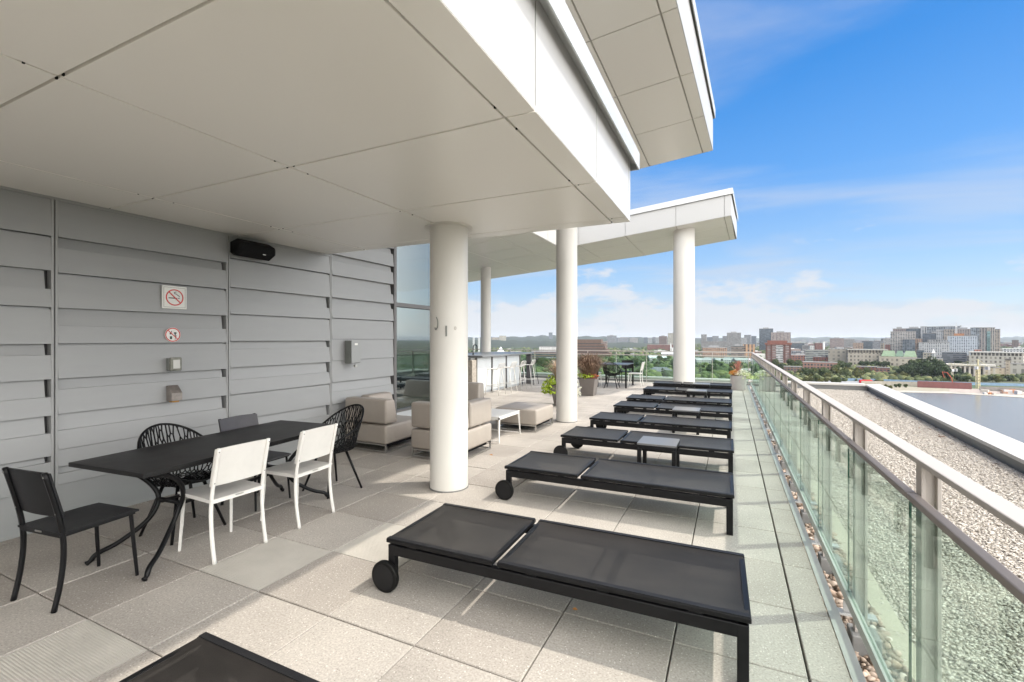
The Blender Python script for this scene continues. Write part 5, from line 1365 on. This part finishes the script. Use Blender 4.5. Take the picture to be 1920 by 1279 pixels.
# site walls and fences
def long_wall(lab, name, pts, h, c, cat, th=.5, z=GND):
    t = thing(name, lab, cat, (0, 0, 0)); m = MB()
    P = [Vector(ground_pt(x, y, z)) for x, y in pts]
    for a, b in zip(P, P[1:]):
        d = (b-a).normalized(); r = Vector((d.y, -d.x, 0))*th/2
        m.hexa([a-r, a+r, b+r, b-r], [a-r+Vector((0, 0, h)), a+r+Vector((0, 0, h)), b+r+Vector((0, 0, h)), b-r+Vector((0, 0, h))])
    m.build('wall_face', mat(name, c, .7, var=.2, vscale=.4), t)
long_wall('long pale concrete retaining wall behind the shore', 'retaining_wall', [(1615, 722.5), (1660, 723), (1720, 724.5)], 4.2, (.36, .32, .26), 'wall')
long_wall('maroon sheet pile wall behind the shore', 'sheet_pile_wall', [(1720, 727), (1770, 729), (1822, 731)], 6.2, (.16, .055, .05), 'wall')
long_wall('light blue hoarding running along the river road', 'blue_hoarding', [(1560, 713.5), (1640, 715), (1720, 718.5), (1790, 721), (1860, 723), (1930, 725)], 2.6, (.20, .30, .42), 'fence')
long_wall('grey site wall right of the yellowish crane', 'site_wall', [(1836, 733), (1880, 735), (1930, 737)], 4.0, (.24, .22, .20), 'wall')
rr = random.Random(12)
for k in range(26):
    px = rr.uniform(1845, 1925); X, Y = wp(px, dist(rr.uniform(735, 741))); s = rr.uniform(1, 2.6)
    t = thing('site_crate', 'construction crate or block stacked on the shore right of the yellowish crane', 'crate', (X, Y, GND+.3), rr.uniform(0, 3), 'crates and blocks on the building site')
    m = MB(); m.box(-s, s, -s*.6, s*.6, 0, s*rr.uniform(.6, 1.4)); m.build('crate_body', roofmat(rr.choice([(.42, .18, .08), (.5, .46, .4), (.3, .2, .15), (.6, .58, .55)])), t, bevel=.1)
X, Y = wp(1623, 470); t = thing('freight_container', 'bright red container behind the corner of the gravel roof parapet', 'container', (X, Y, GND), R(10))
m = MB(); m.box(-5.5, 5.5, -1.3, 1.3, .2, 3.4); m.build('box_body', roofmat((.62, .03, .04)), t, bevel=.08)
m = MB(); m.box(-5.4, 5.4, -1.2, 1.2, 3.38, 3.5); m.build('lid', roofmat((.7, .1, .1)), t)
# civic stone buildings
def arcade(lab, x0, x1, yt, yb, d, wallc, rot=0, deep=.35, topdark=True, roofc=(.34, .33, .30)):
    w = (x1-x0)*d/865; X, Y = wp((x0+x1)/2, d+w*deep/2); t = thing('civic_building', lab, 'building', (X, Y, GND), math.atan2(Y, X)-math.pi/2+R(rot))
    h = H+(636-yt)*d/865-GND; dp = min(w*deep, 60); mt = roofmat(wallc)
    m = MB(); m.box(-w/2, w/2, -dp/2, dp/2, 0, h-6); m.build('walls', facade(wallc, (.16, .14, .12), 'plain', 6, 5), t)
    n = max(6, int(w/4)); m = MB()
    for i in range(n+1): x = -w/2+.6+(w-1.2)*i/n; m.box(x-.55, x+.55, -dp/2, -dp/2+1.2, h-6, h-1.6); m.box(x-.55, x+.55, dp/2-1.2, dp/2, h-6, h-1.6)
    m.build('colonnade', mt, t)
    m = MB(); m.box(-w/2+2, w/2-2, -dp/2+2.5, dp/2-2.5, h-6, h-1.6); m.build('inner_wall', roofmat((.12, .11, .10)), t)
    m = MB(); m.box(-w/2-.6, w/2+.6, -dp/2-.6, dp/2+.6, h-1.6, h); m.build('cornice', roofmat(roofc), t); return t
arcade('long beige civic building with a columned top storey', 1595, 1655, 655, 690, 760, (.31, .28, .23), 6)
tower('plain stone block left of the long columned civic building', 1556, 1586, 654, 690, 'stone', 'plain', d=800, glass=(.2, .19, .17), bay=7, fl=6)
tower('low grey green office left of the stone block', 1514, 1556, 656, 690, (.30, .31, .28), 'bands', d=860, deep=.3)
tower('square stone bell tower behind the long columned civic building', 1652, 1657, 643, 690, (.26, .22, .17), 'vert', d=780, name='bell_tower', cat='tower')
def green_roofs():
    d = 720; X, Y = wp(1690, d+12); t = thing('stone_hall', 'stone hall with pale green copper roofs', 'building', (X, Y, GND), math.atan2(Y, X)-math.pi/2+R(-5)); s = d/865
    m = MB(); m.box(-32*s, 22*s, -9, 9, 0, H+(636-669)*s-GND); m.build('walls', facade((.42, .37, .29), (.20, .18, .15), 'plain', 7, 6), t)
    h = H+(636-669)*s-GND
    for a, b, c in ((-29, -8, (.20, .27, .17)), (-8, 4, (.13, .20, .14)), (4, 22, (.21, .28, .18))):
        m = MB(); m.add([(a*s, -9.6, h), (b*s, -9.6, h), (b*s, 9.6, h), (a*s, 9.6, h), (a*s+2, 0, h+9), (b*s-2, 0, h+9)], [(0, 1, 5, 4), (2, 3, 4, 5), (3, 0, 4), (1, 2, 5), (3, 2, 1, 0)])
        m.build('copper_roof', roofmat(c), t)
green_roofs()
tower('long low sandstone building right of the green copper roofs', 1697, 1757, 672, 700, (.42, .38, .30), 'plain', d=660, deep=.25, glass=(.28, .25, .2), bay=6, fl=5)
tower('dark glass office cube behind the sandstone building', 1720, 1731, 656, 690, 'dark', 'curtain', d=720)
t = tower('white church tower with small spire beside the glass cube', 1748, 1753, 662, 690, 'white', 'vert', d=700, name='church_tower', cat='church')
h = H+(636-662)*700/865-GND; m = MB(); m.add([(-2.2, -4, h), (2.2, -4, h), (2.2, 4, h), (-2.2, 4, h), (0, 0, h+6)], [(0, 1, 4), (1, 2, 4), (2, 3, 4), (3, 0, 4)]); m.build('spire', roofmat((.7, .68, .65)), t)
tower('pale stone church nave right of the glass cube', 1733, 1748, 661, 690, 'stone', 'plain', d=705)
arcade('white arcaded civic building in the right distance', 1832, 1903, 660, 690, 700, (.44, .41, .35), -4, deep=.4, roofc=(.5, .48, .44))
def pump_house():
    d = 560; s = d/865
    X, Y = wp(1805, d); t = thing('columned_ruin', 'pale stone pump house with tall columns behind the dark shore trees', 'building', (X, Y, GND), math.atan2(Y, X)-math.pi/2); h = H+(636-683)*s-GND
    m = MB(); m.box(-42*s, 42*s, 0, 14, 0, h-1.5); m.build('walls', roofmat((.33, .30, .25)), t)
    m = MB()
    for i in range(14): x = -41*s+i*82*s/13; m.box(x-.9, x+.9, -3, -1.2, 0, h-2)
    m.build('columns', roofmat((.50, .46, .39)), t)
    m = MB(); m.box(-43*s, 43*s, -4, 15, h-2, h); m.build('entablature', roofmat((.52, .49, .43)), t)
    m = MB()
    for i in range(13): x = -39.5*s+i*82*s/13; m.box(x-1.4, x+1.4, -.15, 0, 3, h-5)
    m.build('window', roofmat((.05, .05, .05)), t)
pump_house()
tower('flat tan stone block between the pump house and the tall stone stack', 1849, 1868, 689, 706, (.50, .42, .30), 'plain', d=540, glass=(.45, .38, .28))
tower('wide tan stone block left of the tall stone stack', 1868.5, 1885, 689, 706, (.48, .41, .31), 'plain', d=545, glass=(.4, .34, .26))
t = tower('tall square stone stack with dark cap near the right edge', 1887, 1893, 672.5, 706, (.40, .34, .26), 'plain', d=540, name='stone_stack', cat='chimney', glass=(.35, .3, .24), roof=(.12, .11, .10))
h = H+(636-672.5)*540/865-GND; m = MB(); m.box(-2.8, 2.8, -4.6, 4.6, h-2.2, h-.9); m.build('cap', roofmat((.12, .11, .10)), t)
tower('long grey stone wing at the right edge of the picture', 1896, 1955, 682, 706, (.40, .38, .33), 'plain', d=550, glass=(.2, .19, .17), bay=7, fl=9, deep=.3)
tower('white vaulted hall roof in the right distance', 1893, 1950, 654, 690, (.5, .5, .5), 'grid', d=760, roof=(.75, .74, .70), deep=.3)
tower('brown block in front of the right hand hills', 1899, 1908, 637.5, 690, 'brown', 'grid', d=1700)
tower('low brick building before the shore trees', 1510, 1564, 679, 700, (.26, .14, .105), 'grid', d=610, deep=.35, fl=4)
tower('red brick row behind the olive shore bushes', 1472, 1500, 687, 700, 'brick', 'grid', d=600, deep=.3)
tower('maroon roofed brick house left of the dark shore trees', 1610, 1640, 687, 702, 'red', 'grid', d=590, deep=.4)
tower('second maroon brick house left of the dark shore trees', 1642, 1665, 689, 702, (.24, .12, .10), 'grid', d=585, deep=.4)
tower('orange roofed block right of the tower cluster foot', 1828, 1838, 655, 690, (.45, .18, .12), 'plain', d=800)
tower('dark sloped roof complex below the tower cluster', 1772, 1806, 660, 690, (.14, .14, .15), 'bands', d=760, deep=.4, roof=(.3, .31, .33))

# low buildings between the landmarks
names = {'beige': 'beige', 'cream': 'cream', 'brown': 'brown', 'red': 'red brick', 'brick': 'brick', 'grey': 'grey', 'pale': 'pale grey', 'white': 'white', 'stone': 'stone', 'conc': 'concrete'}
LMK = [(905, 'the slim column'), (1060, 'the second round column'), (1110, 'the stepped brown office'), (1265, 'the big cream block'), (1300, 'the far round column'), (1376, 'the tall grey office'), (1437, 'the dark glass tower'), (1459, 'the red brown tower'), (1544, 'the white chimney'), (1625, 'the long columned civic building'), (1690, 'the green copper roofs'), (1760, 'the tower cluster'), (1850, 'the right half of the tower cluster'), (1905, 'the right edge of the picture')]
def near(px):
    q = min(LMK, key=lambda k: abs(k[0]-px)); return ('left of ' if px < q[0]-8 else 'right of ' if px > q[0]+8 else 'below ')+q[1]
rr = random.Random(31); placed = []
def fill(n, xa, xb, ya, yb, hmin, hmax, wmin, wmax, cols):
    for k in range(n):
        for _ in range(20):
            px = rr.uniform(xa, xb); yb_ = ya+(yb-ya)*rr.random()
            if all(abs(px-q[0]) > 7 or abs(yb_-q[1]) > 2.2 for q in placed): break
        placed.append((px, yb_)); d = dist(yb_)
        h = rr.uniform(hmin, hmax); w = rr.uniform(wmin, wmax); c = rr.choice(cols)
        X, Y = wp(px, d); dpx = w*rr.uniform(.5, 1)
        if rr.random() < .35 and h < 13:
            house('', px, yb_, w*.6, dpx*.45, h*.6, W_[c], rr.choice([(.13, .12, .12), (.25, .22, .2), (.22, .1, .07), (.4, .4, .4)]), rr.uniform(-40, 40), 'low houses between the landmarks')['label'] = 'low %s house with pitched roof %s' % (names[c], near(px))
        else:
            t = thing('city_building', 'low flat roofed %s building %s' % (names[c], near(px)), 'building', (X, Y, GND), math.atan2(Y, X)-math.pi/2+R(rr.uniform(-35, 35)), 'low buildings between the landmarks')
            m = MB(); m.box(-w/2, w/2, -dpx/2, dpx/2, -1, h); m.build('walls', facade(W_[c], style=rr.choice(['grid', 'bands', 'plain']), fl=3.5, bay=4.5), t)
            m = MB(); m.box(-w/2+.4, w/2-.4, -dpx/2+.4, dpx/2-.4, h, h+.5); 
            if rr.random() < .6: m.box(-w*.15, w*.1, -dpx*.15, dpx*.15, h+.5, h+2.8)
            m.build('roof', roofmat(rr.choice([(.45, .44, .42), (.30, .29, .28), (.2, .19, .18), (.55, .54, .52)])), t)
fill(80, 1480, 1930, 653, 684, 8, 18, 16, 42, ['beige', 'brown', 'red', 'grey', 'pale', 'white', 'stone', 'brick', 'conc'])
fill(60, 1400, 1930, 643, 655, 10, 26, 25, 60, ['brown', 'red', 'grey', 'pale', 'conc', 'brick', 'beige'])
fill(44, 1140, 1420, 647, 676, 7, 14, 18, 45, ['brown', 'red', 'pale', 'white', 'brick', 'conc'])
fill(26, 1060, 1420, 641, 647, 14, 34, 25, 70, ['grey', 'pale', 'conc', 'brown', 'beige'])
fill(12, 870, 1060, 646, 668, 7, 12, 18, 40, ['white', 'pale', 'brick', 'brown'])
fill(22, 1420, 1680, 640.5, 645, 20, 44, 30, 80, ['grey', 'pale', 'conc', 'brown'])

# ------------------------------------------------------------------ trees
def leaf_proto(name, rx, rz, n, seed, mt, conifer=False):
    rng = random.Random(seed); m = MB(); lobes = []
    for _ in range(9 if not conifer else 7):
        if conifer: z = rng.uniform(.05, .95); lobes.append((Vector((0, 0, z*rz*2)), rx*(1.05-z)*.9+.3))
        else:
            a = rng.uniform(0, 6.28); r = rng.uniform(.1, .62)*rx; lobes.append((Vector((r*math.cos(a), r*math.sin(a), rz*rng.uniform(.55, 1.5))), rx*rng.uniform(.34, .58)))
    for _ in range(n):
        c, r = rng.choice(lobes); d = Vector((rng.gauss(0, 1), rng.gauss(0, 1), rng.gauss(0, 1))).normalized()
        q = c+d*r*rng.uniform(.72, 1.08); q.z = max(q.z, 1.2)
        a = (d+Vector((rng.gauss(0, .5), rng.gauss(0, .5), rng.gauss(0, .5)))).normalized(); u = a.cross(Vector((rng.gauss(0, 1), rng.gauss(0, 1), rng.gauss(0, 1)))).normalized(); v = a.cross(u)
        k = rng.uniform(.35, .75)
        m.add([q-u*k, q-v*k*.7+a*.1, q+u*k, q+v*k*.7-a*.1], [(0, 1, 2, 3)])
    t = thing(name, '', 'tree')
    m.build('crown', mt, t)
    m = MB(); m.tube([(0, 0, -.5), (.1, 0, rz*.6), (0, .1, rz*1.1)], [.35, .25, .12], 6)
    for k in range(4): a = k*1.6; m.tube([(.05, 0, rz*.5), (math.cos(a)*rx*.5, math.sin(a)*rx*.5, rz*1.1)], [.16, .05], 5)
    m.build('trunk', TRK, t); return t
def treemat(name, a, b):
    m = mat(name, a, .75, c2=b, vscale=.55, detail=3); bs = m.node_tree.nodes['Principled BSDF']; bs.inputs['Specular IOR Level'].default_value = .2; return m
TRK = mat('bark', (.07, .055, .04), .9)
TP = [('broadleaf_tree', 'mid green', leaf_proto('broadleaf_tree', 5.2, 5.4, 1500, 1, treemat('leaf_mid', (.07, .095, .03), (.032, .048, .017)))),
      ('dense_tree', 'dark green', leaf_proto('dense_tree', 5.6, 6.0, 1700, 2, treemat('leaf_dark', (.05, .075, .03), (.022, .038, .016)))),
      ('olive_tree', 'olive yellow', leaf_proto('olive_tree', 4.6, 4.2, 1300, 3, treemat('leaf_olive', (.125, .125, .035), (.06, .068, .022)))),
      ('conifer_tree', 'dark conical', leaf_proto('conifer_tree', 3.0, 6.5, 1200, 4, treemat('leaf_conifer', (.04, .065, .035), (.018, .03, .018)), True)),
      ('pale_tree', 'light green', leaf_proto('pale_tree', 5.0, 5.0, 1400, 5, treemat('leaf_pale', (.095, .12, .04), (.045, .062, .024))))]
used = [False]*5; tr = random.Random(77); tcount = [0]
szn = lambda s: 'small' if s < .8 else 'large' if s > 1.25 else 'medium'
def tree(px, py, kind, s, where=None):
    nm, cn, pr_ = TP[kind]; x, y, z = ground_pt(px, py)
    lab = '%s %s tree %s' % (szn(s), cn, where or near(px))
    if not used[kind]: used[kind] = True; t = pr_; t.location = (x, y, z); t.rotation_euler = (0, 0, tr.uniform(0, 6)); t['label'] = lab; t['group'] = 'trees in the city'
    else: t = dup(pr_, (x, y, z), tr.uniform(0, 6), lab, 'trees in the city')
    t.scale = (s, s, s*tr.uniform(.85, 1.15)); tcount[0] += 1
# dark shore clump
for px, py, s, k in [(1690, 709, 1.2, 1), (1703, 711, 1.5, 1), (1716, 711, 1.7, 1), (1728, 712, 1.9, 1), (1742, 712, 2.0, 1), (1755, 713, 1.8, 1), (1768, 714, 1.4, 1), (1722, 708, 2.0, 0), (1738, 707, 2.1, 1), (1700, 706, 1.5, 0), (1694, 712, 1.0, 2), (1680, 710, .9, 2), (1709, 708, 1.6, 0), (1764, 710, 1.5, 1), (1750, 708, 1.9, 1)]:
    tree(px, py, k, s, 'in the dark clump on the river shore')
for px in (1618, 1628, 1640, 1652, 1662): tree(px, 690, 1, 1.0, 'in front of the long columned civic building')
for k in range(26): tree(tr.uniform(1500, 1625), tr.uniform(700, 712), tr.choice([2, 2, 0, 4]), tr.uniform(.75, 1.25), 'on the bank left of the red container')
for k in range(12): tree(tr.uniform(1455, 1600), tr.uniform(716, 720), tr.choice([2, 4, 2]), tr.uniform(.5, .8), 'just beyond the gravel roof corner')
for k in range(22): tree(tr.uniform(1440, 1600), tr.uniform(686, 699), tr.choice([0, 1, 4, 0]), tr.uniform(.8, 1.3), 'around the low brick building')
for k in range(6): tree(1650+k*9+tr.uniform(-3, 3), tr.uniform(727, 730), tr.choice([2, 0]), .38, 'on the shore strip beside the maroon wall')
for k in range(12): tree(tr.uniform(1790, 1925), tr.uniform(713, 718), tr.choice([1, 0, 2]), tr.uniform(.5, .85), 'along the river road near the right edge')
tree(1796, 707, 3, 1.5, 'in front of the pale stone pump house')
for k in range(62): tree(tr.uniform(1140, 1420), 684+30*tr.random()**1.1, tr.choice([0, 0, 1, 2, 4, 3]), tr.uniform(.8, 1.4))
for k in range(42): tree(tr.uniform(990, 1420), tr.uniform(666, 686), tr.choice([0, 1, 4, 2, 1]), tr.uniform(1.0, 1.6))
for k in range(22): tree(tr.uniform(975, 1060), tr.uniform(684, 716), tr.choice([1, 0, 1, 4]), tr.uniform(1.0, 1.6), 'seen between the bar stools and the second column')
for k in range(34): tree(tr.uniform(1440, 1920), tr.uniform(664, 688), tr.choice([0, 1, 4]), tr.uniform(.7, 1.2))
# far woodland: lumps of crown, nobody could count them
def woodland(name, lab, n, rect, size, seed, stops):
    rng = np.random.default_rng(seed); xa, xb, ya, yb = rect
    px = rng.uniform(xa, xb, n); inv = rng.uniform(0, 1, n)
    py = ya+(yb-ya)*inv**1.3; d = EYE*865/(py-636)
    a = (px-960)/865; X = d*(FV.x+a*RV.x); Y = d*(FV.y+a*RV.y)
    s = size*rng.uniform(.6, 1.4, n)
    k = []
    Z = np.full(n, GND)+s*.5
    o = rock_mesh(n, np.stack([X, Y, Z], 1), s, name, stone_mat(name, stops, .95), flat=1.0, seed=seed, levels=1)
    o.scale = (1, 1, 1); tag(o, lab, 'woodland', kind='stuff')
woodland('far_woodland', 'far woodland between the houses and the horizon', 9000, (840, 1960, 640.5, 664), 7.5, 21, [(0, (.03, .05, .02)), (.5, (.06, .085, .03)), (.85, (.10, .12, .045)), (1, (.15, .15, .06))])
woodland('park_woodland', 'green treetops filling the park beyond the end railing', 2600, (960, 1425, 662, 715), 5.5, 22, [(0, (.03, .05, .02)), (.5, (.06, .09, .03)), (1, (.12, .15, .05))])
woodland('shore_scrub', 'low scrub along the river bank', 1500, (1430, 1930, 684, 716), 3.2, 23, [(0, (.04, .055, .02)), (.5, (.08, .10, .035)), (1, (.17, .17, .07))])

# ------------------------------------------------------------------ the air
hz = MB(); hz.box(-21000, 21000, -21000, 21000, GND-3.5, 95)
hm = bpy.data.materials.new('haze_air'); hm.use_nodes = True; nt = hm.node_tree; nt.nodes.clear()
o_ = nn(nt, 'ShaderNodeOutputMaterial'); pv = nn(nt, 'ShaderNodeVolumePrincipled'); pv.inputs['Density'].default_value = 4.8e-5; pv.inputs['Color'].default_value = (.80, .87, .97, 1)
nt.links.new(pv.outputs[0], o_.inputs['Volume'])
tag(hz.build('haze', hm), kind='stuff')
scene.cycles.volume_bounces = 0
